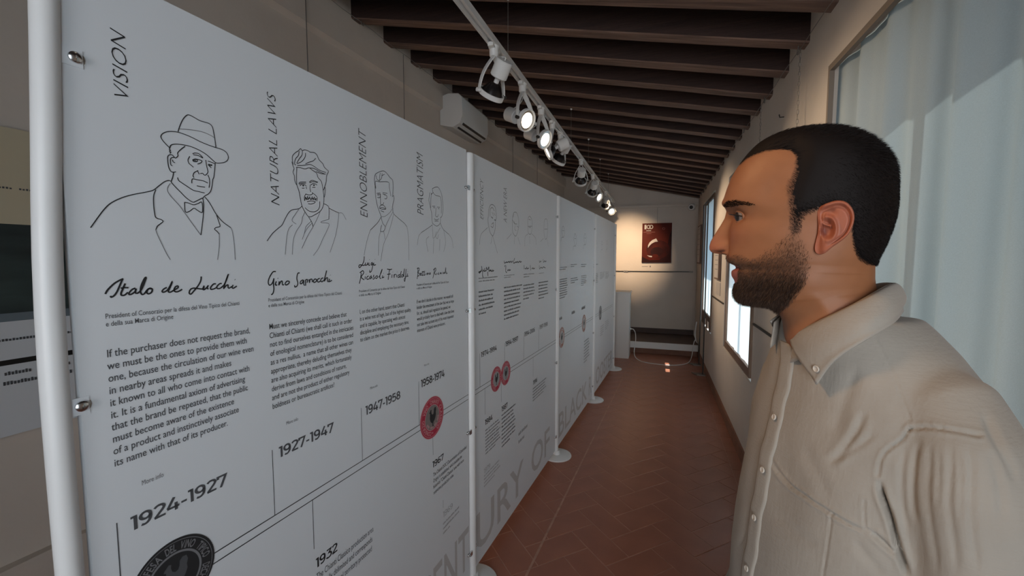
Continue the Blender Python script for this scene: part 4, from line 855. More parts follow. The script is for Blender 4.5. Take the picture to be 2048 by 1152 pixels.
# security camera
t = thing('security_camera', 'white security camera with black lens in the far corner', 'camera', (.548, YB, 2.40))
def revy(prof, c, ax, n=22):
    ax = Vector(ax).normalized(); a_ = ax.orthogonal().normalized(); b2 = ax.cross(a_); vs = []; fs = []
    for r, z in prof:
        for k in range(n): q = 6.28319 * k / n; vs.append(tuple(Vector(c) + ax * z + a_ * r * math.cos(q) + b2 * r * math.sin(q)))
    for i in range(len(prof) - 1):
        for k in range(n): fs.append((i * n + k, i * n + (k + 1) % n, (i + 1) * n + (k + 1) % n, (i + 1) * n + k))
    fs.append(tuple(range(n))[::-1]); fs.append(tuple(range((len(prof) - 1) * n, len(prof) * n))); m_ = MB(); m_.add(vs, fs); return m_
cd = (-.35, -.9, -.2)
revy([(.03, -.03), (.055, -.02), (.062, .01), (.058, .04), (.048, .055)], (.548, YB - .075, 2.405), cd).build('housing', M['white'], t, smooth=True)
revy([(.030, .0555), (.030, .060), (.018, .064)], (.548, YB - .075, 2.405), cd).build('lens', M['black'], t, smooth=True)
revy([(.045, 0), (.045, .03)], (.548, YB - .001, 2.405), (0, -1, 0)).build('mount', M['white'], t, smooth=True)
# stand with two flat feet by the farthest window
t = thing('display_stand', 'thin metal stand with two flat feet by the far window', 'stand', (.60, 6.2, 0))
for y in (5.93, 6.47):
    b = MB(); b.box(.598, y - .010, .012, .612, y + .010, 2.28); b.build('upright', M['darkmetal'], t)
    b = MB(); b.prism([(.50, y - .02), (.53, y - .055), (.645, y - .055), (.645, y + .055), (.47, y + .055)], 0, .012); b.build('foot_plate', M['skirt'] if 0 else M['wire'], t)
b = MB(); b.box(.600, 5.94, 2.262, .610, 6.46, 2.276); b.build('crossbar', M['darkmetal'], t)
# framed pictures and labels on the right wall
def rframe(y0, y1, z0, z1, lab, m='paper'):
    t = thing('picture_frame', lab, 'picture', (XR, (y0 + y1) / 2, z0), 'framed sheets on the window wall')
    b = MB(); b.box(XR - .028, y0, z0, XR, y1, z1); b.build('frame', M['wood'], t)
    b = MB(); b.box(XR - .030, y0 + .02, z0 + .02, XR - .0285, y1 - .02, z1 - .02); b.build('sheet', M[m], t)
    b = MB()
    for k in range(6): z = z1 - .06 - k * (z1 - z0 - .12) / 6; b.box(XR - .0308, y0 + .05, z, XR - .0302, y1 - .06, z + .006)
    b.build('print', M['ink3'], t)
rframe(4.93, 5.26, 1.30, 1.72, 'narrow framed sheet between the two far windows'); rframe(7.05, 7.5, 1.45, 2.05, 'framed sheet in the far corner past the last window')
t = thing('wall_caption', 'small white caption card under the framed sheet', 'caption', (XR, 5.1, 1.1)); b = MB(); b.box(XR - .006, 4.93, 1.13, XR, 5.25, 1.27); b.build('card', M['paper'], t)
for ya, yb_ in ((2.2, 3.27), (4.66, 5.58)):
    b = MB(); b.box(XR - .012, ya, 1.07, XR, yb_, 1.082); struct(b.build('trim_%d' % (6 if ya < 3 else 7), M['darkmetal']), 'thin dark rail on the window wall')
# wires with screw eyes under the rafter ends, chains hanging from them
def wirerun(lab, f, y0, y1):
    t = thing('hanging_wire', lab, 'wire', f(y0)); b = MB(); n = 44
    pts = [f(y0 + (y1 - y0) * i / n, .004 * math.sin(i * 1.9)) for i in range(n + 1)]; b.tube(pts, .0017, 5); b.build('wire', M['wire'], t)
    for yy in RY[::2]:
        if y0 < yy < y1:
            p = f(yy); b = MB(); b.tube([(p[0], p[1] + .014 * math.cos(q), p[2] + .0 + .014 * math.sin(q)) for q in np.linspace(0, 6.28, 12, endpoint=False)], .0026, 5, closed=True); b.tube([(p[0], p[1], p[2] + .012), (p[0], p[1], p[2] + .06)], .0025, 5); b.build('screw_eye', M['wire'], t)
wirerun('wire on screw eyes under the rafter ends of the window wall', lambda y, d=0: (XR - .035, y, zc(XR) - .018 + d), 1.0, 7.6)
wirerun('wire on screw eyes under the rafter ends of the left wall', lambda y, d=0: (xl(y) + .055, y, zc(xl(y)) - .022 + d), 1.0, 7.0)
def chain(px, py, side, z1, lab, links=False):
    if side > 0: p = hit(px, py, (XR - .02, 0, 0), (1, 0, 0)); x, y, z0 = XR - .03, p[1], zc(XR) - .02
    else: p = hit(px, py, (xl(3), 3, 0), (.9989, -.0469, 0)); x, y, z0 = xl(p[1]) + .052, p[1], zc(xl(p[1])) - .025
    b = MB()
    if links:
        n = int((z0 - z1) / .022)
        for k in range(n):
            c = (x, y, z0 - k * .022); s_ = .0045
            pts = [(c[0] + (s_ * math.cos(q) if k % 2 else 0), c[1] + (0 if k % 2 else s_ * math.cos(q)), c[2] + .014 * math.sin(q)) for q in np.linspace(0, 6.28, 7, endpoint=False)]; b.tube(pts, .0013, 3, closed=True)
    else: b.tube([(x, y, z0), (x, y, z1)], .0028, 6)
    o = b.build('hanging_chain', M['wire']); tag(o, lab, 'chain')
chain(1605, 120, 1, 1.75, 'small link chain hanging beside the curtained window', True); chain(1525, 235, 1, 1.8, 'second link chain hanging farther along the window wall', True)
chain(597, 10, -1, 1.4, 'nearest thin cord hanging down the left wall'); chain(795, 120, -1, 1.4, 'thin cord on the left wall just before the air conditioner')
chain(1018, 265, -1, 1.4, 'thin cord on the left wall past the air conditioner'); chain(1068, 300, -1, 1.4, 'farthest thin cord hanging down the left wall')
b = MB(); p = hit(1568, 234, (XR, 0, 0), (1, 0, 0)); b.tube([(XR, p[1], p[2]), (XR - .02, p[1], p[2]), (XR - .024, p[1], p[2] + .016)], .003, 6); o = b.build('wall_hook', M['darkmetal']); tag(o, 'tiny dark hook in the plaster above the man', 'hook')
# poster and ledge on the near left wall
yw = .8; xw = -2.011
t = thing('wall_panel', 'beige and dark information panel glimpsed left of the near post', 'poster', (xw, .9, 1.0))
def lw(y0, y1, z0, z1, d, m, name): b = MB(); b.box(xw - .02, y0, z0, xw + d, y1, z1); return b.build(name, M[m] if isinstance(m, str) else m, t)
M['beige'] = mat('beige_print', srgb(205, 193, 165), .6); M['nightgreen'] = mat('dark_green_photo_print', srgb(34, 42, 44), .5, col2=srgb(64, 78, 76), vscale=3, stretch=(1, 1, 4)); M['bluegrey'] = mat('blue_grey_print', srgb(110, 122, 130), .6)
lw(.25, 1.35, .95, 1.952, .018, 'panel', 'board'); lw(.25, 1.35, 1.642, 1.952, .0195, 'beige', 'heading_field'); lw(.25, 1.35, 1.352, 1.642, .0195, 'nightgreen', 'photograph'); lw(.25, 1.35, 1.325, 1.352, .0195, 'bluegrey', 'stripe'); lw(.25, 1.35, 1.183, 1.200, .0195, 'black', 'stripe')
b = MB(); rr = random.Random(3)
for z, h_ in ((1.755, .006), (1.262, .008), (1.150, .012), (1.118, .012)):
    y = .3
    while y < 1.25:
        w_ = rr.uniform(.05, .16); q = y
        while q < y + w_: b.box(xw + .0196, q, z, xw + .0202, q + .005, z + h_ * rr.choice((.8, 1))); q += .008
        y += w_ + .02
b.build('print', M['ink2'], t)
b = MB(); b.box(xw - .02, YF, .43, xw + .03, 1.6, .515); struct(b.build('trim_8', M['wall']), 'plaster ledge low on the near left wall')

# ------------------------------------------------------------------ the man
HC = np.array([0., 0., 0.]); _r = ray(1610, 517); _h = np.array([_r[0], _r[1], 0.]); _h /= np.linalg.norm(_h)
RHO = .73; HC = C0 * [1, 1, 0] + _h * RHO                   # head axis, on the floor plane
FH = np.array([-_h[1], _h[0], 0.]); LH = -_h                # his forward and his left
def hp(px, py):                                             # traced profile point -> (forward, up) in the head's middle plane
    P = hit(px, py, HC, _h); return float((P - HC) @ FH), float(P[2])
def h3(f, l, z): return HC[None] + np.outer(f, FH) + np.outer(l, LH) + np.outer(z, [0, 0, 1.])
ROWS = [ # front x,y, back x,y, half width, front exponent, back exponent
 (1640, 265, 1652, 265, .004, 2, 2), (1600, 268, 1692, 271, .026, 2, 2), (1560, 275, 1725, 284, .045, 2.1, 2), (1524, 289, 1755, 304, .060, 2.2, 2.1), (1499, 309, 1777, 326, .068, 2.3, 2.1), (1482, 330, 1788, 349, .0725, 2.4, 2.1),
 (1467, 354, 1792, 375, .0755, 2.45, 2.15), (1457, 377, 1792, 402, .077, 2.5, 2.15), (1450.5, 397, 1789, 427, .0772, 2.5, 2.15), (1449, 408, 1785, 442, .0765, 2.5, 2.15), (1452.5, 422, 1780, 458, .0745, 2.3, 2.2), (1458, 437, 1774, 474, .0725, 2.2, 2.2),
 (1462, 455, 1766, 492, .072, 2.3, 2.2), (1461, 475, 1759, 507, .0715, 2.2, 2.2), (1457, 495, 1754, 520, .070, 2.15, 2.2), (1454, 511, 1751, 530, .0685, 2.1, 2.1), (1454, 519, 1750, 535, .067, 2.05, 2.1), (1459, 526, 1750, 539, .066, 2.0, 2.1), (1470, 531.5, 1750, 543, .065, 2.0, 2.1),
 (1472, 536.5, 1750, 546, .0645, 2.0, 2.1), (1463, 542, 1750, 549, .064, 2.0, 2.1), (1463, 551, 1750, 553, .0632, 2.0, 2.1), (1470, 563, 1750, 558, .062, 1.95, 2.1), (1468.5, 577, 1751, 563, .061, 1.9, 2.1), (1470, 589, 1751, 568, .0598, 1.85, 2.1), (1477, 599, 1752, 572, .0588, 1.85, 2.1),
 (1494, 605, 1753, 577, .0575, 1.85, 2.1), (1522, 606, 1754, 581, .0565, 1.9, 2.1), (1546, 613, 1756, 586, .0560, 1.95, 2.1), (1559, 627, 1758, 594, .0565, 2.0, 2.1), (1565, 645, 1761, 606, .0575, 2.0, 2.1), (1568, 670, 1766, 625, .059, 2, 2.1), (1576, 690, 1768, 645, .058, 2, 2.1), (1592, 712, 1766, 665, .052, 2, 2)]
def cubic(keys, n):
    K = np.array(keys, float); m = len(K); T = np.linspace(0, m - 1, n); out = np.zeros((n, K.shape[1]))
    for c in range(K.shape[1]):
        y = K[:, c]; d = np.zeros(m); dl = np.diff(y); 
        for i in range(1, m - 1): d[i] = 0 if dl[i - 1] * dl[i] <= 0 else 2 * dl[i - 1] * dl[i] / (dl[i - 1] + dl[i])
        d[0], d[-1] = dl[0], dl[-1]
        i = np.clip(T.astype(int), 0, m - 2); t = T - i
        out[:, c] = (2 * t**3 - 3 * t**2 + 1) * y[i] + (t**3 - 2 * t**2 + t) * d[i] + (-2 * t**3 + 3 * t**2) * y[i + 1] + (t**3 - t**2) * d[i + 1]
    return out
KEYS = [(*hp(a, b_), *hp(c, d_), w_, e1, e2) for a, b_, c, d_, w_, e1, e2 in ROWS]
NR, NC = 300, 300
KR = cubic(KEYS, NR)
for _c in range(KR.shape[1]):
    KR[12:-4, _c] = np.convolve(np.pad(KR[:, _c], 5, 'edge'), np.hanning(13)[1:-1] / np.hanning(13)[1:-1].sum(), 'valid')[12:-4]
tt = np.linspace(-1, 1, NC, endpoint=False); TH = math.pi * (tt - .22 * np.sin(2 * math.pi * tt) / (2 * math.pi) * 1.0)      # 0 = front
TH = math.pi * np.sign(tt) * np.abs(tt) ** 1.35
F_G = np.zeros((NR, NC)); L_G = F_G.copy(); Z_G = F_G.copy()
for i in range(NR):
    ff, fz, bf, bz, w_, e1, e2 = KR[i]; fc = bf + (ff - bf) * .44; c = np.cos(TH); s_ = np.sin(TH)
    e = np.where(c > 0, e1, e2); a_ = np.where(c > 0, ff - fc, fc - bf)
    F_G[i] = fc + a_ * np.sign(c) * np.abs(c) ** (2 / e); L_G[i] = w_ * np.sign(s_) * np.abs(s_) ** (2 / e)
    u = (F_G[i] - bf) / max(ff - bf, 1e-6); Z_G[i] = bz + (fz - bz) * u
# --- features
g = lambda x, c, s_: np.exp(-((x - c) / s_) ** 2)
def sm(x, a, b_): t = np.clip((x - a) / (b_ - a), 0, 1); return t * t * (3 - 2 * t)
front = sm(F_G, .02, .05)
aL = np.abs(L_G)
# nose: the ridge line traced from the profile
NP = [(1452.5, 424), (1449, 437), (1441, 451), (1433.5, 463), (1426.5, 474), (1421, 484), (1418.8, 493), (1419.2, 499.5), (1422.5, 504.5), (1430, 507), (1441, 508), (1452, 510)]
NPH = np.array([hp(*p) for p in NP]); order = np.argsort(NPH[:, 1]); nz_, nf_ = NPH[order, 1], NPH[order, 0]
zmid = Z_G
basef = np.interp(zmid, KR[::-1, 1], KR[::-1, 0])
amp = np.where((zmid > nz_[0]) & (zmid < nz_[-1]), np.interp(zmid, nz_, nf_) - basef, 0); amp = np.clip(amp, 0, None)
ztip, znas, zbase = hp(0 + 1420, 495)[1], hp(1452, 426)[1], nz_[0]
q_ = np.clip((znas - zmid) / (znas - ztip), 0, 1.3); wn = .0068 + .0040 * q_ ** 1.5
F_G += front * amp * np.exp(-(aL / wn) ** 2.4)
# alae
def bump(lf, px, py, sl, sz, h_, both=True, sf=None):
    global F_G, L_G
    f0, z0 = hp(px, py); k = g(aL, lf, sl) * g(Z_G, z0, sz) * (F_G > .0)
    F_G += front * h_ * k
bump(.0125, 1446, 496, .0055, .0075, .0085); bump(.0195, 1450, 498, .0035, .005, -.0025)
nst = g(aL, .0085, .0038) * g(Z_G, hp(1440, 506)[1], .0028) * front; F_G -= .006 * nst
# brow ridge, eye sockets, cheek bones, mouth
ze = hp(1480, 436)[1]; zb_ = hp(1480, 408)[1]
F_G += front * (.0035 * g(aL, .026, .014) * g(Z_G, zb_ - .001, .007))
F_G -= front * (.0120 * g(aL, .036, .0165) * g(Z_G, ze + .001, .0105) + .0055 * g(aL, .0125, .006) * g(Z_G, ze + .002, .010))
zc_ = hp(1500, 470)[1]; L_G += np.sign(L_G) * .0022 * g(Z_G, zc_, .014) * g(F_G, .055, .030)
F_G += front * .0035 * g(aL, .036, .016) * g(Z_G, zc_, .013)
zm = hp(1475, 534)[1]
F_G -= front * (.003 * g(aL, .012, .020) * g(Z_G, zm, .0015) * (aL > .003) * (aL < .030)); 
fold = g(aL, .026 + (Z_G - zm) * -.25, .0035) * sm(Z_G, zm - .012, zm) * (1 - sm(Z_G, zc_ - .012, zc_)); F_G -= front * .0018 * fold
F_G += front * .003 * g(aL, .034, .011) * g(Z_G, zm + .006, .013)      # smiling cheek
F_G -= front * .0022 * g(aL, .0265, .0045) * g(Z_G, zm + .001, .005)
# temple hollow and jaw angle
zt = hp(1550, 395)[1]; L_G -= np.sign(L_G) * .0030 * g(F_G, .038, .018) * g(Z_G, zt, .020)
zj = hp(1620, 560)[1]; L_G += np.sign(L_G) * .0035 * g(F_G, .000, .026) * g(Z_G, zj, .017)
# neck muscle and throat
zn = hp(1640, 600)[1]; L_G += np.sign(L_G) * .002 * g(F_G, -.02 + (zn - Z_G) * -.6, .010) * sm(zn + .02 - Z_G, 0, .02)
# eyelids around a real eyeball
EYEF, EYEL = hp(1480, 436)[0] - .0088, .0315
fe = EYEF
def lids(sgn):
    global F_G, L_G, Z_G
    df, dl, dz = F_G - fe, L_G - sgn * EYEL, Z_G - ze; r = np.sqrt(df**2 + dl**2 + dz**2)
    near = (r < .0175) & (df > -.010)
    op = (df > .0008) & (np.abs(dz + .0012 + .08 * dl * sgn) < (.0036 * np.sqrt(np.clip(1 - (dl / .0150) ** 2, 0, 1))))
    tgt = np.where(op, .0098, .0134)
    w_ = sm(.0175 - r, 0, .0035) * near
    sc_ = 1 + (tgt / np.maximum(r, 1e-5) - 1) * np.where(op, 1, np.where(r < .0134, 1, w_ * .35)) * near
    F_G = fe + df * sc_; L_G = sgn * EYEL + dl * sc_; Z_G = ze + dz * sc_
lids(1); lids(-1)
# --- build
PV = h3(F_G.ravel(), L_G.ravel(), Z_G.ravel())
faces = []
for i in range(NR - 1):
    a_ = i * NC
    for j in range(NC): j2 = (j + 1) % NC; faces.append((a_ + j, a_ + NC + j, a_ + NC + j2, a_ + j2))
faces.append(tuple(range(NC))); 
# colour regions measured on his near side and mirrored to the other
QV = h3(F_G.ravel(), np.abs(L_G).ravel(), Z_G.ravel()); PX = proj(QV)
def inside(P, poly):
    x, y = P[:, 0], P[:, 1]; c = np.zeros(len(P), bool); n = len(poly)
    for i in range(n):
        (x1, y1), (x2, y2) = poly[i], poly[(i + 1) % n]
        if y1 == y2: continue
        k = ((y1 > y) != (y2 > y)) & (x < (x2 - x1) * (y - y1) / (y2 - y1) + x1); c ^= k
    return c
def dist(P, line):
    d = np.full(len(P), 1e9)
    for (a, b_) in zip(line[:-1], line[1:]):
        a, b_ = np.array(a, float), np.array(b_, float); t = np.clip(((P - a) @ (b_ - a)) / max((b_ - a) @ (b_ - a), 1e-9), 0, 1)
        d = np.minimum(d, np.linalg.norm(P - (a + t[:, None] * (b_ - a)), axis=1))
    return d
HAIR_E = [(1482, 330), (1493, 320), (1508, 312), (1530, 304), (1558, 300), (1580, 302), (1591, 312), (1590, 326), (1583, 345), (1575, 362), (1571, 380), (1574, 402), (1577, 424), (1577, 446), (1580, 470), (1602, 466), (1603, 446), (1610, 432), (1632, 420), (1660, 412), (1690, 420), (1702, 440), (1703, 470), (1707, 500), (1716, 520), (1735, 530), (1770, 535)]
HAIRP = HAIR_E + [(1900, 540), (1900, 150), (1380, 150), (1400, 330)]
BEARD_E = [(1577, 446), (1572, 466), (1560, 480), (1545, 490), (1525, 504), (1508, 514), (1497, 516), (1486, 509), (1470, 508), (1453, 509), (1400, 512)]
BEARD_L = [(1400, 640), (1540, 640), (1556, 629), (1576, 614), (1597, 590), (1616, 562), (1624, 530), (1624, 510), (1612, 485), (1603, 466), (1603, 446)]
BEARDP = BEARD_E + BEARD_L
LIPS = [(1400, 536), (1455, 523), (1466, 528), (1478, 530), (1491, 531), (1493, 543), (1487, 557), (1472, 567), (1400, 569)]
md = inside(PX, HAIRP); dh_ = dist(PX, HAIR_E); FLn = 8 + 44 * np.exp(-((PX[:, 0] - 1582) / 34) ** 2) * sm(PX[:, 1], 318, 352) + 14 * sm(PX[:, 1], 470, 510); hair_w = np.where(md, np.clip(dh_ / FLn, 0, 1), 0)
mb = inside(PX, BEARDP); db_ = np.minimum(dist(PX, BEARD_E), dist(PX, BEARD_L[1:])); FLb = 16 + 26 * sm(PX[:, 0], 1500, 1560) * sm(-PX[:, 1], -560, -500); beard_w = np.where(mb, np.clip(db_ / FLb, 0, 1), 0)
lf, lz = F_G.ravel(), Z_G.ravel(); la = np.abs(L_G).ravel()
lips = inside(PX, LIPS) & (la < .036); _zl = hp(1470, 545)[1]; lips_w = lips.astype(float) * (lf > .04) * (np.abs(lz - _zl) < .0165 * np.sqrt(np.clip(1 - (la / .033) ** 2, 0, 1))); beard_w = np.where(lips_w > 0, 0, beard_w)
rng = np.random.RandomState(4)
nzv = np.array([noise.noise(Vector(p * 90)) for p in PV]) 
SK = np.array([.30, .122, .054]); SKR = np.array([.34, .105, .055]); BC = np.array([.030, .017, .012]); LC = np.array([.33, .105, .085]); HCc = np.array([.016, .010, .008])
red = np.clip(.75 * g(lf, hp(1425, 0 + 495)[0], .020) * g(lz, ztip, .022), 0, 1) + .35 * g(lz, zc_, .014) * g(la, .038, .016) * (lf > .02)
col = SK[None] * (1 - red[:, None]) + SKR[None] * red[:, None]; col *= (1 + .06 * nzv[:, None])
zb0 = hp(1560, 520)[1]
bw = np.clip(beard_w * (.42 + .36 * sm(-lz, -zb0 - .01, -zb0 + .05)) * (1 + .25 * nzv), 0, .93)
# the mouth corner and lower cheek carry thinner beard
col = col * (1 - bw[:, None]) + BC[None] * bw[:, None]; col = col * (1 - lips_w[:, None]) + LC[None] * lips_w[:, None]
hw_ = np.clip(hair_w ** .42, 0, .96) * np.where(hair_w > 0, 1, 0); hw_ = np.where(hair_w > .02, np.clip(hw_, .0, .96), 0); col = col * (1 - hw_[:, None]) + HCc[None] * hw_[:, None]
nk = (np.exp(-((PX[:, 0] - 1441) / 8.5) ** 4 - ((PX[:, 1] - 502.5 - (PX[:, 0] - 1441) * -.12) / 2.6) ** 2) * (la < .02) * (lf > .03))[:, None]; col = col * (1 - nk * .85) + np.array([.035, .010, .007]) * nk * .85  # nostril carved a little, its shade also put into the skin colour
ck = np.exp(-(((PX[:, 0] - 1649) / 10) ** 2 + ((PX[:, 1] - 459) / 14) ** 2) ** 2)[:, None]; col = col * (1 - ck * .9) + np.array([.07, .016, .010]) * ck * .9  # shade inside the ear opening painted onto the head skin
nk_ = nk.reshape(NR, NC); F_G = F_G - .002 * nk_; L_G = L_G - np.sign(L_G) * .0022 * nk_; PV = h3(F_G.ravel(), L_G.ravel(), Z_G.ravel())
def skin_mat(name, attr=True, col=(.36, .17, .092)):
    m = D.materials.new(name); m.use_nodes = True; nt = m.node_tree; b_ = nt.nodes['Principled BSDF']
    b_.inputs['Roughness'].default_value = .52; b_.inputs['Base Color'].default_value = (*col, 1)
    b_.inputs['Subsurface Weight'].default_value = .12; b_.inputs['Subsurface Radius'].default_value = (.010, .004, .002); b_.inputs['Subsurface Scale'].default_value = .6
    b_.inputs['Specular IOR Level'].default_value = .35
    if attr:
        a = nt.nodes.new('ShaderNodeAttribute'); a.attribute_name = 'tone'; nt.links.new(a.outputs['Color'], b_.inputs['Base Color'])
    n = nt.nodes.new('ShaderNodeTexNoise'); n.inputs['Scale'].default_value = 900; tc = nt.nodes.new('ShaderNodeTexCoord'); nt.links.new(tc.outputs['Object'], n.inputs['Vector'])
    bp = nt.nodes.new('ShaderNodeBump'); bp.inputs['Strength'].default_value = .12; bp.inputs['Distance'].default_value = .001; nt.links.new(n.outputs[0], bp.inputs['Height']); nt.links.new(bp.outputs[0], b_.inputs['Normal'])
    return m
M['skin'] = skin_mat('skin'); M['hairm'] = mat('black_brown_hair', (.0085, .0060, .0055), .65, spec=.15); M['beardm'] = mat('dark_brown_beard', (.030, .017, .012), .6, spec=.2)
person = thing('person', 'bearded man in a cream button-down shirt looking at the boards', 'person', (float(HC[0]) + .03, float(HC[1]) + .02, 0))
PO = np.array(WL(person))
def np_mesh(name, V, Fc, m, parent=person, smooth=True, tone=None, off=None):
    me = D.meshes.new(name); o_ = np.array(WL(parent)) if off is None else off
    me.from_pydata((np.asarray(V) - o_).tolist(), [], Fc); me.update(); me.materials.append(m)
    if smooth: me.polygons.foreach_set('use_smooth', [True] * len(me.polygons))
    if tone is not None:
        a = me.color_attributes.new('tone', 'FLOAT_COLOR', 'POINT'); a.data.foreach_set('color', np.hstack([tone, np.ones((len(tone), 1))]).ravel())
    o = D.objects.new(name, me); COL.objects.link(o); o.parent = parent; return o
# --- torso, arms and hands (skinned skeleton), joined to the head as one body
BO = np.array([.245, .700, 0.]); BL = np.array([.30, -.954, 0.]); BL /= np.linalg.norm(BL); BF = np.array([-.954, -.30, 0.]); BF /= np.linalg.norm(BF)
def bp(f, l, z): return BO + BF * f + BL * l + np.array([0, 0, z])
def skinned(verts, edges, radii, lev=2):
    me = D.meshes.new('skeleton'); me.from_pydata([tuple(v) for v in verts], edges, []); o = D.objects.new('skeleton', me); COL.objects.link(o)
    o.modifiers.new('s', 'SKIN'); 
    if not me.skin_vertices: pass
    bpy.context.view_layer.update()
    for i, r in enumerate(radii): me.skin_vertices[0].data[i].radius = (r, r) if not hasattr(r, '__len__') else r
    me.skin_vertices[0].data[0].use_root = True
    sb = o.modifiers.new('d', 'SUBSURF'); sb.levels = lev; sb.render_levels = lev
    dg = bpy.context.evaluated_depsgraph_get(); ev = o.evaluated_get(dg); m2 = ev.to_mesh()
    V = np.array([v.co[:] for v in m2.vertices]); Fc = [tuple(p.vertices) for p in m2.polygons]; ev.to_mesh_clear(); D.objects.remove(o); D.meshes.remove(me); return V, Fc
sk = [bp(-.02, 0, .98), bp(-.02, 0, 1.12), bp(-.03, 0, 1.26), bp(-.035, 0, 1.35), bp(-.03, 0, 1.44)]; ed = [(0, 1), (1, 2), (2, 3), (3, 4)]; rd = [.085, .085, .085, .060, .045]
for sg in (1, -1):
    k = len(sk); ab = .03 if sg > 0 else .02
    sk += [bp(-.035, sg * .105, 1.335), bp(-.04, sg * .150, 1.28), bp(-.05, sg * (.16 + ab), 1.06), bp(.03, sg * (.155 + ab), .84), bp(.045, sg * (.155 + ab), .80)]
    rd += [.028, .030, .030, .023, .026]; ed += [(3, k), (k, k + 1), (k + 1, k + 2), (k + 2, k + 3), (k + 3, k + 4)]
    pal = len(sk); sk.append(bp(.052, sg * (.157 + ab), .755)); rd.append(.022); ed.append((k + 4, pal))
bV, bF = skinned(sk, ed, rd, 2)
allV = [PV, bV]; allF = list(faces) + [tuple(i + len(PV) for i in f) for f in bF]; n0 = len(PV) + len(bV)
for sg in (1, -1):      # fingers, each a chain rooted in the palm
    ab = .03 if sg > 0 else .02
    for j, (df, ln) in enumerate(((.026, .078), (.009, .086), (-.009, .080), (-.025, .062))):
        p0 = bp(.052 + df * .7, sg * (.157 + ab), .775); p1 = bp(.054 + df, sg * (.157 + ab), .728); c_ = []
        ps = [p0, p1]; dir_ = np.array([0, 0, -1.]); 
        for q in range(3):
            an = math.radians(14 + 18 * q); ps.append(ps[-1] + (BL * -sg * math.sin(an) + np.array([0, 0, -math.cos(an)])) * ln * (.42, .32, .26)[q])
        v_, f_ = skinned(ps, [(0, 1), (1, 2), (2, 3), (3, 4)], [.010, .0095, .0085, .008, .0068], 1); allF += [tuple(i + n0 for i in f) for f in f_]; allV.append(v_); n0 += len(v_)
    ps = [bp(.060, sg * (.155 + ab), .785), bp(.085, sg * (.148 + ab), .765), bp(.097, sg * (.142 + ab), .738), bp(.099, sg * (.138 + ab), .712)]
    v_, f_ = skinned(ps, [(0, 1), (1, 2), (2, 3)], [.013, .011, .010, .008], 1); allF += [tuple(i + n0 for i in f) for f in f_]; allV.append(v_); n0 += len(v_)
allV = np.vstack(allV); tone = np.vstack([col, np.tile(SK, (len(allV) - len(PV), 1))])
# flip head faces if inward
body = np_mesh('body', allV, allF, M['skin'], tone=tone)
bm = bmesh.new(); bm.from_mesh(body.data); bmesh.ops.recalc_face_normals(bm, faces=bm.faces); bm.to_mesh(body.data); bm.free()
# --- eyeballs, lashes
M['eye'] = mat('eye_white', (.20, .155, .13), .6, spec=.1); M['iris'] = mat('brown_iris', (.018, .010, .007), .3, spec=.3); M['lash'] = mat('lashes', (.008, .006, .005), .6)  # eye white coloured dark to hold the upper lid's shade
def sphere(c, r, n=24, m=16):
    vs = []; fs = []
    for i in range(m + 1):
        a = math.pi * i / m
        for k in range(n): q = 2 * math.pi * k / n; vs.append((c[0] + r * math.sin(a) * math.cos(q), c[1] + r * math.sin(a) * math.sin(q), c[2] + r * math.cos(a)))
    for i in range(m):
        for k in range(n): fs.append((i * n + k, (i + 1) * n + k, (i + 1) * n + (k + 1) % n, i * n + (k + 1) % n))
    return np.array(vs), fs
for sg in (1, -1):
    c = h3([fe], [sg * EYEL], [ze])[0]; v_, f_ = sphere(c, .0116); eb = np_mesh('eyeball', v_, f_, M['eye'])
    gd = FH * .90 + LH * .46 + np.array([0, 0, -.12]); gd /= np.linalg.norm(gd)
    a_ = np.cross(gd, [0, 0, 1.]); a_ /= np.linalg.norm(a_); b2 = np.cross(gd, a_); vs = [c + gd * .0122]; n = 20
    for rr_, dd in ((.0035, .0119), (.0072, .0098)):
        for k in range(n): q = 6.28319 * k / n; vs.append(c + gd * dd + a_ * rr_ * math.cos(q) + b2 * rr_ * math.sin(q))
    fs = [(0, 1 + k, 1 + (k + 1) % n) for k in range(n)] + [(1 + k, 1 + n + k, 1 + n + (k + 1) % n, 1 + (k + 1) % n) for k in range(n)]
    np_mesh('iris', vs, fs, M['iris'], eb)
    # lid line and lashes
    b = MB(); pts = []
    for q in np.linspace(-.0138, .0145, 16):
        zz = -.0012 - .08 * q + 0.0036 * math.sqrt(max(0, 1 - (q / .0150) ** 2)); ff = math.sqrt(max(1e-8, .0132**2 - q * q - zz * zz)) if .0132**2 > q * q + zz * zz else .0005
        pts.append(h3([fe + ff + .0004], [sg * (EYEL + q)], [ze + zz])[0])
    b.tube(pts, .0008, 6)
    for p in pts[2:]:
        dn = (p - c); dn /= np.linalg.norm(dn)
        for rp in range(3):
            st = p + (pts[4] - pts[3]) * (rp / 3.); e1 = st + dn * .004 + np.array([0, 0, -.0004]); e2 = e1 + dn * .0030 + np.array([0, 0, .0012]); b.tube([st, e1, e2], [.0004, .0003, .0001], 3)
    b.build('eyelashes', M['lash'], person)
# --- hair cap
Fg, Lg, Zg = F_G, L_G, Z_G; capi = NR - 40
nrm = np.zeros((NR, NC, 3)); P3d = PV.reshape(NR, NC, 3)
du = np.roll(P3d, -1, 1) - np.roll(P3d, 1, 1); dv = np.gradient(P3d, axis=0); nrm = np.cross(du, dv); nrm /= np.linalg.norm(nrm, axis=2, keepdims=True) + 1e-12
cen = P3d.mean(axis=1, keepdims=True); sgn_ = np.sign(((P3d - cen) * nrm).sum(2)); nrm *= np.where(np.median(sgn_[50:200]) < 0, -1, 1)
hw2 = hair_w.reshape(NR, NC); 
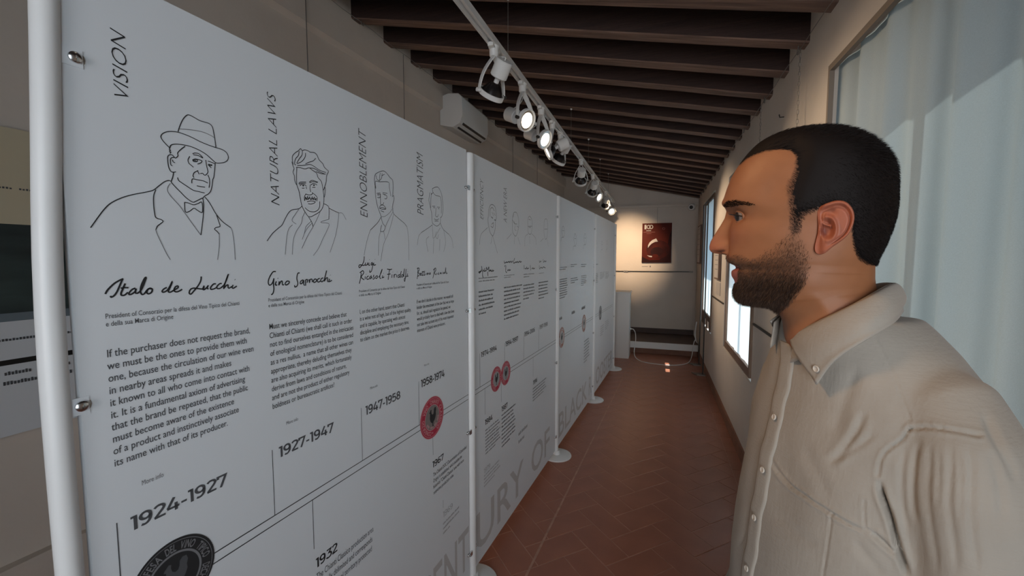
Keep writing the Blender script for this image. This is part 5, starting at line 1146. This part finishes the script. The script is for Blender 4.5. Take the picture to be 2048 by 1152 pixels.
# length of hair: longer on top, cropped at the sides
ztop = hp(1640, 265)[1]; side = sm(Z_G, hp(1600, 400)[1], hp(1600, 310)[1]); topw = .0015 + .0042 * side
dhG = np.where(md, dh_, 0).reshape(NR, NC); capd = topw * sm(dhG, 3, 46) * sm(hw2, .2, 1) + .00015
capV = (P3d + nrm * capd[..., None]).reshape(-1, 3); keep = (hw2 > .24); cf = []
for i in range(NR - 1):
    for j in range(NC):
        j2 = (j + 1) % NC
        if keep[i, j] and keep[i, j2] and keep[i + 1, j] and keep[i + 1, j2]: cf.append((i * NC + j, (i + 1) * NC + j, (i + 1) * NC + j2, i * NC + j2))
cf.append(tuple(range(NC)))
used_ = sorted({i for f in cf for i in f}); mp_ = {a: k for k, a in enumerate(used_)}
hair = np_mesh('hair', capV[used_], [tuple(mp_[i] for i in f) for f in cf], M['hairm'])
bm = bmesh.new(); bm.from_mesh(hair.data); bmesh.ops.recalc_face_normals(bm, faces=bm.faces); bm.to_mesh(hair.data); bm.free()
# --- strands: thin triangles growing from the skin
def strands(name, weight, n, ln, wd, m, lay, bright=None, parent=person, seed=2, base=0.0, jit=.35):
    rg = np.random.RandomState(seed); A0 = np.linalg.norm(np.cross(du, dv), axis=2).ravel(); W_ = weight.ravel() * A0; W_ /= W_.sum()
    idx = rg.choice(NR * NC, n, p=W_); i, j = idx // NC, idx % NC
    P = P3d[i, j] + (rg.rand(n, 1) - .5) * du[i, j] * .6 + (rg.rand(n, 1) - .5) * dv[i, j] * 1.0; N = nrm[i, j]
    lv = lay(i, j); Dr = N * (1 - lv[1][:, None]) + lv[0] * lv[1][:, None] + rg.randn(n, 3) * jit * .5; Dr /= np.linalg.norm(Dr, axis=1, keepdims=True)
    Ls = (ln(i, j) * (.6 + .6 * rg.rand(n)))[:, None]; s_ = np.cross(Dr, rg.randn(n, 3)); s_ /= np.linalg.norm(s_, axis=1, keepdims=True) + 1e-9
    dn_ = np.array([0, 0, -1.]) ; B0 = P + N * (base(i, j)[:, None] if callable(base) else base)
    v0, v1 = B0 - s_ * wd / 2, B0 + s_ * wd / 2; mid = B0 + Dr * Ls * .55; D2 = Dr + dn_ * .25; D2 /= np.linalg.norm(D2, axis=1, keepdims=True); tip = mid + D2 * Ls * .5
    V = np.stack([v0, v1, mid + s_ * wd * .4, mid - s_ * wd * .4, tip], 1).reshape(-1, 3); Fc = []
    me = D.meshes.new(name); k = np.arange(n) * 5
    loops = np.stack([k, k + 1, k + 2, k + 3, k + 3, k + 2, k + 4], 1).ravel(); me.vertices.add(len(V)); me.vertices.foreach_set('co', (V - np.array(WL(parent))).ravel())
    me.loops.add(len(loops)); me.loops.foreach_set('vertex_index', loops); me.polygons.add(2 * n)
    ls = np.stack([np.arange(n) * 7, np.arange(n) * 7 + 4], 1).ravel(); me.polygons.foreach_set('loop_start', ls); me.update(calc_edges=True); me.validate(); me.materials.append(m)
    o = D.objects.new(name, me); COL.objects.link(o); o.parent = parent; o['kind'] = 'stuff'; return o
back = -FH
def hlay(i, j):
    n = len(i); z = Z_G[i, j]; up = sm(z, hp(1600, 380)[1], hp(1600, 290)[1])[:, None]
    v = (back * .6 + np.array([0, 0, -.5]))[None] * (1 - up) + (FH * .2 + LH * .9 * 0 + np.array([0, 0, .2]) + back * .8)[None] * up; v = v / np.linalg.norm(v, axis=1, keepdims=True); return v, np.full(n, .86)
strands('hair_strands', hw2 ** .8 * (hw2 > .03), 40000, lambda i, j: .0030 + .0065 * side[i, j], .00045, M['hairm'], hlay, base=lambda i, j: np.clip(capd[i, j], 0, 1) * .6, jit=.16)
edge_w = np.where(hair_w < .6, np.clip(hair_w * 3.5, 0, 1), 0).reshape(NR, NC)
strands('hair_strands', edge_w, 11000, lambda i, j: .003 + .003 * side[i, j], .00028, M['hairm'], hlay, seed=5, jit=.12)
dlip = dist(PX, LIPS[1:8]); nearlip = (1 - .62 * np.exp(-(dlip / 9) ** 2)).reshape(NR, NC) * np.where(lips_w.reshape(NR, NC) > 0, .2, 1)
b2w = (beard_w ** .7 * np.where(lips_w > 0, 0, 1)).reshape(NR, NC)
def blay(i, j):
    v = np.tile(np.array([0, 0, -1.]) + FH * .25, (len(i), 1)); v /= np.linalg.norm(v, axis=1, keepdims=True); return v, np.full(len(i), .62)
zlow = hp(1500, 560)[1]
M['beardm2'] = mat('brown_beard_hair', (.11, .058, .034), .6, spec=.25)
strands('beard', b2w * (.25 + sm(-Z_G, -zlow - .03, -zlow + .012) ** 1.5 * 1.2), 17000, lambda i, j: nearlip[i, j] * .0035 + nearlip[i, j] * .0035 * sm(-Z_G[i, j], -zlow - .03, -zlow + .01), .00030, M['beardm'], blay, seed=8)
strands('beard', b2w, 17000, lambda i, j: nearlip[i, j] * .0035 + nearlip[i, j] * .0025 * sm(-Z_G[i, j], -zlow - .03, -zlow + .01), .00026, M['beardm2'], blay, seed=11)
# eyebrows
BR = [(1446, 411), (1451, 403.5), (1465, 401), (1480, 401.5), (1495, 405), (1510, 410), (1495, 410.5), (1480, 410), (1465, 412.5), (1452, 415)]
bro = (inside(PX, [(x, y) for x, y in BR]) & (lf > .02)).reshape(NR, NC).astype(float); bro *= (aL > .006)
if bro.sum() > 0:
    strands('eyebrow', bro, 2300, lambda i, j: np.full(len(i), .0045), .0004, M['hairm'], lambda i, j: ((LH[None] * np.sign(L_G[i, j])[:, None] + back[None] * .8 + np.array([[0, 0, .15]])) / 1.3, np.full(len(i), .8)), seed=14)
# --- ears: a dished shell with rolled rim, built over the traced outline
EO = [(1639, 413), (1655.6, 406), (1668, 402.5), (1678, 401.5), (1687, 403), (1695, 407), (1702, 415), (1707, 426), (1708, 437), (1706, 448), (1702, 459), (1696, 470), (1689, 477), (1680, 484), (1671, 490), (1661, 497), (1650, 507), (1641, 510), (1633, 508), (1629, 501), (1630, 490), (1633, 478), (1636, 466), (1637, 450), (1635, 432), (1635, 420)]
def ear(sg):
    k = 1 + .085 / RHO * 0; ctr = np.array([1668., 452.]); n = 96; m = 34
    P = np.array(EO + [EO[0]]); d_ = np.r_[0, np.cumsum(np.linalg.norm(np.diff(P, axis=0), axis=1))]; t_ = np.linspace(0, d_[-1], n, endpoint=False)
    out = np.stack([np.interp(t_, d_, P[:, 0]), np.interp(t_, d_, P[:, 1])], 1)
    for _ in range(3): out = (np.roll(out, 1, 0) + 2 * out + np.roll(out, -1, 0)) / 4
    V = []; R2 = []
    nearp = HC + LH * .078
    def tof(px, py): Q = hit(px, py, nearp, _h); return float((Q - HC) @ FH), float(Q[2])
    f0, z0 = tof(*ctr); cv, zv = tof(1646, 462)      # concha centre
    rings = np.linspace(0, 1, m)
    fr, ft = tof(1640, 455)
    def base_l(f): return .0745 + .30 * np.clip(fr - f, 0, 1) * .62      # plate swings out towards the back
    for r in rings:
        for p in out:
            q = ctr + (p - ctr) * r; f, z = tof(*q); x_, y_ = q
            # distances in px
            rim = math.exp(-((r - .93) / .075) ** 2) * .0050
            scapha = -math.exp(-((r - .77) / .07) ** 2) * .0030
            lobe = 1 / (1 + math.exp(-(y_ - 484) / 3.5))
            frontside = 1 / (1 + math.exp((x_ - 1642) / 2.5))
            rim *= (1 - lobe * .8) * (1 - frontside * .7); scapha *= (1 - lobe)
            dc = math.hypot((x_ - 1653) / 12.5, (y_ - 458) / 17.0); conc = -.0100 / (1 + math.exp((dc - 1) * 7)) * (1 - lobe)
            dt_ = math.hypot((x_ - 1655) / 14, (y_ - 425) / 9.5); tri = -.0042 / (1 + math.exp((dt_ - 1) * 5))
            anti = .0038 * math.exp(-((math.hypot((x_ - 1653) / 12.5, (y_ - 458) / 17.0) - 1.45) / .30) ** 2) * (x_ > 1650) * (1 - lobe)
            ds = abs((y_ - 449) - (x_ - 1650) * .35); crus = .0050 * math.exp(-(ds / 3.0) ** 2) * (1 if 1640 < x_ < 1662 else 0)
            trag = .0045 * math.exp(-((x_ - 1640) / 4.5) ** 2 - ((y_ - 465) / 7) ** 2)
            l = base_l(f) + .0090 + rim + scapha + conc + tri + anti + crus + trag - (.004 * r ** 10 if r > .9 else 0)
            l = l * (1 - frontside) + (base_l(f) + .0012) * frontside
            V.append((f, l, z))
    V = np.array(V); G = [V]
    # rolled edge back towards the head
    for dep, sh_ in ((.0035, 1.0), (.0075, .965), (.020, .90)):
        pr = []
        for p in out:
            q = ctr + (p - ctr) * sh_; f, z = tof(*q); pr.append((f, base_l(f) + .0045 - dep, z))
        G.append(np.array(pr))
    V = np.vstack(G); tot = m + 3; fs = []
    for i in range(tot - 1):
        for j in range(n): fs.append((i * n + j, (i + 1) * n + j, (i + 1) * n + (j + 1) % n, i * n + (j + 1) % n))
    # mild smoothing of the shell
    W3 = h3(V[:, 0], sg * V[:, 1], V[:, 2])
    if sg < 0: fs = [f[::-1] for f in fs]
    qx = np.array([ctr + (p - ctr) * r for r in rings for p in out]); dcx = np.hypot((qx[:, 0] - 1648) / 8, (qx[:, 1] - 462) / 11)
    tn = np.tile(np.array([.38, .125, .072]), (len(V), 1)); k_ = np.clip(1.35 - dcx, 0, 1)[:, None] * .85; tn[:len(qx)] = tn[:len(qx)] * (1 - k_) + np.array([.16, .035, .022]) * k_  # concha tinted darker, its occlusion shade put into the colour
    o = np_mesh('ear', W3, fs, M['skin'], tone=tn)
    bm = bmesh.new(); bm.from_mesh(o.data); bmesh.ops.recalc_face_normals(bm, faces=bm.faces); bm.to_mesh(o.data); bm.free()
ear(1); ear(-1)
# ------------------------------------------------------------------ clothes
def ringloft(rings, n=48):      # rings: centre, axis a * ra, axis b * rb, exponent
    vs = []; fs = []
    for c, a, ra, b_, rb, e in rings:
        for k in range(n):
            q = 2 * math.pi * k / n; cc, ss = math.cos(q), math.sin(q)
            vs.append(np.array(c) + np.array(a) * ra * math.copysign(abs(cc) ** (2 / e), cc) + np.array(b_) * rb * math.copysign(abs(ss) ** (2 / e), ss))
    for i in range(len(rings) - 1):
        for k in range(n): fs.append((i * n + k, (i + 1) * n + k, (i + 1) * n + (k + 1) % n, i * n + (k + 1) % n))
    fs.append(tuple(range(n))); fs.append(tuple(range((len(rings) - 1) * n, len(rings) * n))[::-1]); return vs, fs
def limb(path, n=40):           # (f,l,z,r,squash)
    P = [bp(*p[:3]) for p in path]; R = []
    for i, p in enumerate(path):
        t = P[min(i + 1, len(P) - 1)] - P[max(i - 1, 0)]; t /= np.linalg.norm(t); a = np.cross(t, BL); a /= np.linalg.norm(a); b_ = np.cross(t, a)
        R.append((P[i], a, p[3] * 1.06, b_, p[3] * .96, 2.1))
    return ringloft(R, n)
def remeshed(parts, vox, smooth_it=6, fac=.5, sub=0):
    b = MB()
    for v_, f_ in parts: b.add(v_, f_)
    me = b.mesh('cloth'); bm = bmesh.new(); bm.from_mesh(me); bmesh.ops.recalc_face_normals(bm, faces=bm.faces); bm.to_mesh(me); bm.free()
    o = D.objects.new('cloth', me); COL.objects.link(o); m_ = o.modifiers.new('r', 'REMESH'); m_.mode = 'VOXEL'; m_.voxel_size = vox
    s_ = o.modifiers.new('s', 'SMOOTH'); s_.iterations = smooth_it; s_.factor = fac
    if sub: q_ = o.modifiers.new('u', 'SUBSURF'); q_.levels = sub; q_.render_levels = sub
    dg = bpy.context.evaluated_depsgraph_get(); ev = o.evaluated_get(dg); m2 = ev.to_mesh(); V = np.empty(len(m2.vertices) * 3); m2.vertices.foreach_get('co', V); V = V.reshape(-1, 3)
    N = np.empty(len(m2.vertices) * 3); m2.vertex_normals.foreach_get('vector', N); N = N.reshape(-1, 3)
    Fc = [tuple(p.vertices) for p in m2.polygons]; ev.to_mesh_clear(); D.objects.remove(o); D.meshes.remove(me); return V, N, Fc
TOR = [(.845, -.020, .118, .168, 2.5), (.95, -.016, .120, .166, 2.5), (1.05, -.016, .121, .165, 2.4), (1.15, -.024, .119, .165, 2.4), (1.24, -.034, .116, .166, 2.4), (1.30, -.038, .110, .163, 2.4), (1.345, -.036, .100, .152, 2.3), (1.380, -.032, .093, .134, 2.2), (1.412, -.026, .088, .110, 2.1), (1.436, -.018, .083, .090, 2), (1.452, -.012, .074, .074, 2)]
torso = ringloft([(bp(cf, 0, z), BF, d, BL, w_, e) for z, cf, d, w_, e in TOR], 64)
ARM = [(-.030, .085, 1.378, .036), (-.034, .116, 1.362, .046), (-.034, .143, 1.325, .051), (-.029, .161, 1.26, .053), (-.034, .174, 1.17, .054), (-.042, .182, 1.08, .053), (-.044, .187, 1.00, .053), (-.014, .187, .92, .050), (.018, .186, .845, .045), (.026, .186, .815, .040)]
armL = limb([(f, l, z, r) for f, l, z, r in ARM]); armR = limb([(f, -l * .985, z, r) for f, l, z, r in ARM])
SV, SN, SF = remeshed([torso, armL, armR], .0048, 8, .5, 1)
def px_(X, Y): return (1420 + X / 1.946, 560 + Y / 1.946)
vw = SV - C0; vw /= np.linalg.norm(vw, axis=1, keepdims=True); facing = np.clip(-(vw * SN).sum(1) * 4, 0, 1); SP = proj(SV)
CREASE = [  # (points in the close-up, depth, half width px, lift on the upper side)
 ([(640, 220), (700, 340), (745, 450), (780, 545)], .0010, 2.2, .0004), ([(775, 580), (850, 574), (950, 586), (1050, 606)], .0040, 2.8, .0014), ([(775, 580), (745, 622), (690, 662), (665, 700), (652, 760)], .0030, 2.6, .0012),
 ([(655, 770), (670, 840), (700, 920), (722, 1000), (748, 1090), (772, 1160)], .0130, 5.0, .0024), ([(600, 860), (600, 920), (605, 965), (625, 978)], .0014, 2.4, .0006), ([(620, 975), (680, 1030), (740, 1085)], .0050, 4, .0018),
 ([(230, 680), (260, 740), (310, 800), (370, 840), (430, 880), (530, 940), (620, 985)], .0034, 2.8, .0020), ([(475, 910), (458, 1040), (440, 1155)], .0016, 2.2, .0003),
 ([(585, 330), (530, 440), (490, 560), (480, 620)], .0026, 12, .0010), ([(605, 500), (565, 590), (500, 680), (450, 720)], .0030, 6, .0016), ([(650, 590), (570, 650), (480, 710)], .0016, 5, .0008),
 ([(855, 600), (858, 700), (850, 830), (860, 960), (885, 1155)], .0018, 6, .0008), ([(930, 606), (940, 720), (932, 860), (948, 1000), (965, 1155)], .0020, 6, .0008), ([(1000, 615), (1018, 740), (1014, 900), (1045, 1155)], .0016, 6, .0008), ([(820, 600), (800, 700), (790, 830), (800, 960)], .0022, 5, .0010), ([(1085, 640), (1120, 780), (1135, 950)], .0020, 7, .0008), ([(760, 650), (745, 760), (750, 880), (775, 1000)], .0020, 5, .0008), ([(890, 640), (895, 760), (890, 900)], .0012, 4, .0005), ([(970, 650), (978, 780), (975, 960)], .0012, 4, .0005),
 ([(1055, 500), (1110, 620), (1160, 720), (1185, 800)], .0040, 7, .0012), ([(360, 640), (420, 760), (470, 860)], .0014, 9, .0008), ([(240, 900), (330, 980), (430, 1040)], .0012, 9, .0006), ([(150, 880), (128, 990), (104, 1040)], .0020, 3, .0006), ([(560, 1010), (620, 1090), (680, 1150)], .0022, 7, .0010), ([(900, 560), (905, 600)], .0015, 3, .0004), ([(850, 545), (852, 570)], .0012, 3, .0004), ([(960, 570), (965, 596)], .0012, 3, .0004), ([(200, 560), (170, 700), (140, 860)], .0014, 7, .0006)]
def dist_u(P, line):
    d = np.full(len(P), 1e9); u = np.zeros(len(P)); L_ = [math.hypot(b_[0] - a[0], b_[1] - a[1]) for a, b_ in zip(line[:-1], line[1:])]; tot = sum(L_); acc = 0
    for (a, b_), l_ in zip(zip(line[:-1], line[1:]), L_):
        a, b_ = np.array(a, float), np.array(b_, float); t = np.clip(((P - a) @ (b_ - a)) / max(l_ * l_, 1e-9), 0, 1); dd = np.linalg.norm(P - (a + t[:, None] * (b_ - a)), axis=1)
        k = dd < d; d[k] = dd[k]; u[k] = (acc + t[k] * l_) / tot; acc += l_
    return d, u
dsp = np.zeros(len(SV))
for ci, (pts, dep, wd, lift) in enumerate(CREASE):
    ln = [px_(*p) for p in smooth_px(pts, 4)]; d_, u_ = dist_u(SP, ln); tp = 1.0 if ci in (0, 1, 2, 4, 7) else sm(np.minimum(u_, 1.02 - u_ if ci in (3, 6) or pts[-1][1] > 1100 else 1 - u_), 0, .22)
    if ci > 7: dep, lift, wd = dep * .62, lift * .6, wd * 1.1
    if ci in (1, 2): dep, lift, wd = dep * .6, lift * .7, 3.4
    dsp += facing * tp * (-dep * np.exp(-(d_ / wd) ** 2) + lift * np.exp(-((d_ - 2.3 * wd) / (1.2 * wd)) ** 2))
nz2 = np.array([noise.noise(Vector(p * 9)) * .0030 + noise.noise(Vector((p[0] * 30, p[1] * 30, p[2] * 12))) * .0010 for p in SV])
SV = SV + SN * (dsp + nz2)[:, None]
# neckline: cut the shirt away where the neck comes out
NKC = bp(-.03, 0, 1.43)
def linen(name, col):
    m = mat(name, col, .85, var=.06, vscale=14, bump=0, spec=.15); nt = m.node_tree; b_ = nt.nodes['Principled BSDF']; b_.inputs['Sheen Weight'].default_value = .15
    tc = nt.nodes.new('ShaderNodeTexCoord'); w1 = nt.nodes.new('ShaderNodeTexNoise'); w1.inputs['Scale'].default_value = 260; w1.inputs['Detail'].default_value = 2
    mp = nt.nodes.new('ShaderNodeMapping'); mp.inputs['Scale'].default_value = (1, 1, .22); w2 = nt.nodes.new('ShaderNodeTexNoise'); w2.inputs['Scale'].default_value = 260; mp2 = nt.nodes.new('ShaderNodeMapping'); mp2.inputs['Scale'].default_value = (.3, .3, 1.6)
    nt.links.new(tc.outputs['Object'], mp.inputs[0]); nt.links.new(tc.outputs['Object'], mp2.inputs[0]); nt.links.new(mp.outputs[0], w1.inputs['Vector']); nt.links.new(mp2.outputs[0], w2.inputs['Vector'])
    ad = nt.nodes.new('ShaderNodeMath'); nt.links.new(w1.outputs[0], ad.inputs[0]); nt.links.new(w2.outputs[0], ad.inputs[1])
    bp_ = nt.nodes.new('ShaderNodeBump'); bp_.inputs['Strength'].default_value = .35; bp_.inputs['Distance'].default_value = .0012; nt.links.new(ad.outputs[0], bp_.inputs['Height']); nt.links.new(bp_.outputs[0], b_.inputs['Normal']); return m
M['shirt'] = linen('cream_linen', (.36, .328, .284))
shirt = np_mesh('shirt', SV, SF, M['shirt'])
from mathutils.bvhtree import BVHTree
bvh = BVHTree.FromPolygons([tuple(v) for v in SV], SF)
def front_hit(l, z, off=.0015, f0=.5):
    o_ = bp(f0, l, z); r = bvh.ray_cast(Vector(o_), Vector(-BF))
    return np.array(r[0]) + np.array(r[1]) * off if r[0] is not None else None
# placket and buttons
zs = np.linspace(1.408, .86, 90); ls_ = np.linspace(-.0345, -.0015, 7); V = []; ok = True
for z in zs:
    for l in ls_:
        wv = .0012 * math.sin(z * 70) + .0008 * math.sin(z * 151); h_ = front_hit(l + wv, z, .0024 - .0016 * (abs(l + .018) > .0160)); V.append(h_)
V = [v if v is not None else V[max(0, i - 7)] for i, v in enumerate(V)]
fs = [(i * 7 + k, i * 7 + k + 1, (i + 1) * 7 + k + 1, (i + 1) * 7 + k) for i in range(89) for k in range(6)]
b = MB(); b.add(V, fs); pk = b.build('placket', M['shirt'], shirt, smooth=True); sl = pk.modifiers.new('t', 'SOLIDIFY'); sl.thickness = .0018; sl.offset = 1
M['button'] = mat('pearl_button', (.60, .55, .48), .25)
def button(p, n_, par, r=.0046):
    n_ = Vector(n_).normalized(); p = Vector(p) + n_ * .0012
    m_ = revy([(r * .9, 0), (r, .0006), (r, .0016), (r * .8, .0021), (r * .62, .0014), (0.0003, .0013)], p, n_, 18); m_.build('button', M['button'], par, smooth=True)
for yb in (837, 940, 1040, 1140):
    # the height on the chest for this button, from the placket line
    best = min(range(len(zs)), key=lambda i: abs(proj(np.array(V[i * 7 + 4]))[1] - yb)); l_ = -.014; r = bvh.ray_cast(Vector(bp(.5, l_, zs[best])), Vector(-BF)); button(Vector(r[0]) + r[1] * .0030, r[1], shirt)
# collar: stand and folded leaf measured around the neck
def hpl(px, py, l):
    P = hit(px, py, HC + LH * l, _h); return (float((P - HC) @ FH), l, float(P[2]))
TOPE = [(1579, 671, .016), (1600, 661, .040), (1640, 641, .058), (1690, 617, .0655), (1740, 592, .058), (1775, 573, .036), (1790, 567, 0)]
BOTE = [(1633, 769, .078), (1655, 737, .088), (1678, 714, .094), (1715, 690, .096), (1751, 669, .088), (1788, 645, .062), (1806, 622, 0)]
Tn = np.array([hpl(*p) for p in TOPE]); Bn = np.array([hpl(*p) for p in BOTE])
def dens(A, n=40):
    out = smooth_px([tuple(a) for a in A], 8); A = np.array(out); t = np.linspace(0, len(A) - 1, n); return np.stack([np.interp(t, range(len(A)), A[:, c]) for c in range(3)], 1)
Tn, Bn = dens(Tn), dens(Bn)
def mirror(A): B2 = A.copy(); B2[:, 1] *= -1; return B2[::-1][1:]
TT = np.vstack([Tn, mirror(Tn)]); BB = np.vstack([Bn, mirror(Bn)])
for A_r in (TT, BB):       # the chest is turned further towards us than the head: the far leaf stands forward of the throat
    k_ = sm(A_r[:, 0], A_r[:, 0].max() - .10, A_r[:, 0].max()) * (np.arange(len(A_r)) > len(Tn)); A_r[:, 0] += .026 * k_; A_r[:, 2] += .014 * k_
# far leaf follows the turned chest: nudge its tip forward
nseg = len(TT); nv = 14; V = []
for j in range(nv + 1):
    v = j / nv
    for i in range(nseg):
        p = TT[i] * (1 - v) + BB[i] * v; rad = np.array([p[0] - TT[:, 0].mean(), p[1]]); rad = rad / (np.linalg.norm(rad) + 1e-6); bl = .0065 * math.sin(math.pi * min(1, v * 1.15)) ; V.append((p[0] + rad[0] * bl, p[1] + rad[1] * bl, p[2] + .002 * math.sin(math.pi * min(1, v * 3)) ))
V = np.array(V); V = h3(V[:, 0], V[:, 1], V[:, 2]); fs = [(j * nseg + i, (j + 1) * nseg + i, (j + 1) * nseg + i + 1, j * nseg + i + 1) for j in range(nv) for i in range(nseg - 1)]
b = MB(); b.add(V, fs); col_ = b.build('collar', M['shirt'], shirt, smooth=True); sl = col_.modifiers.new('t', 'SOLIDIFY'); sl.thickness = .0022; sl.offset = 0
LV, LFc = V, fs
V = []
for j in range(7):
    v = j / 6
    for i in range(nseg):
        p = TT[i]; q = .93 + .05 * v; fm = TT[:, 0].mean(); V.append((fm + (p[0] - fm) * q, p[1] * q, p[2] - .0005 - .040 * v))
V = np.array(V); V = h3(V[:, 0], V[:, 1], V[:, 2]); fs = [(j * nseg + i, (j + 1) * nseg + i, (j + 1) * nseg + i + 1, j * nseg + i + 1) for j in range(6) for i in range(nseg - 1)]
b = MB(); b.add(V, fs); cs_ = b.build('collar_stand', M['shirt'], shirt, smooth=True); sl = cs_.modifiers.new('t', 'SOLIDIFY'); sl.thickness = .0018; sl.offset = 0
lb = BVHTree.FromPolygons([tuple(v) for v in LV], LFc); r = lb.ray_cast(Vector(C0), Vector(ray(1636, 737)))
if r[0] is not None:
    n_ = r[1] if r[1].dot(Vector(ray(1636, 737))) < 0 else -r[1]; button(Vector(r[0]) + n_ * .0008, n_, col_, .0045)
# trousers, belt and shoes
M['trouser'] = mat('dark_blue_cotton', (.03, .035, .055), .85, var=.1, vscale=30); M['leather'] = mat('brown_leather', (.09, .045, .025), .45); M['sole'] = mat('dark_sole', (.02, .018, .016), .7)
LEG = [(-.02, .085, .93, .100), (-.012, .088, .85, .096), (.005, .09, .75, .090), (.01, .092, .60, .078), (.012, .095, .50, .070), (.0, .097, .40, .068), (-.008, .10, .25, .062), (-.012, .10, .10, .060), (-.012, .10, .045, .062)]
hips = ringloft([(bp(-.022, 0, z), BF, d, BL, w_, 2.4) for z, d, w_ in ((1.0, .105, .150), (.95, .112, .162), (.88, .118, .172), (.80, .11, .172), (.76, .08, .14))], 48)
TVt, TNt, TFt = remeshed([hips, limb(LEG), limb([(f, -l, z, r) for f, l, z, r in LEG])], .010, 4)
np_mesh('trousers', TVt, TFt, M['trouser'])
for sg in (1, -1):
    R = []
    for f, w_, h_, zc_ in ((-.085, .022, .030, .042), (-.075, .032, .042, .048), (-.03, .038, .046, .052), (.03, .040, .038, .044), (.09, .046, .028, .034), (.14, .042, .022, .028), (.170, .026, .014, .020)):
        R.append((bp(f, sg * .10, zc_), BL, w_, np.array([0, 0, 1.]), h_, 2.6))
    v_, f_ = ringloft(R, 28); b = MB(); b.add(v_, f_); b.build('shoe', M['leather'], person, smooth=True)
    sh_ = person.children[-1]
    n = 28; pts = [(f, l) for f, l in [(.178 * math.cos(a) * (1 if math.cos(a) > 0 else .52) , .048 * math.sin(a)) for a in np.linspace(0, 6.283, n, endpoint=False)]]
    b = MB(); vs = [bp(f, sg * .10 + l, 0) for f, l in pts] + [bp(f, sg * .10 + l, .016) for f, l in pts]; b.add(vs, [tuple(range(n))[::-1], tuple(range(n, 2 * n))] + [(i, (i + 1) % n, n + (i + 1) % n, n + i) for i in range(n)]); b.build('shoe_sole', M['sole'], person)
# plain parts need no far accuracy; the cuffs of the shirt
for sg in (1, -1):
    pth = [(.016, sg * .187, .85, .0455), (.026, sg * .186, .812, .0430)]; v_, f_ = limb([(p[0], p[1], p[2], p[3]) for p in pth], 40); b = MB(); b.add(v_, f_[:-2]); o = b.build('cuff', M['shirt'], shirt, smooth=True); sl = o.modifiers.new('t', 'SOLIDIFY'); sl.thickness = .003; sl.offset = 1
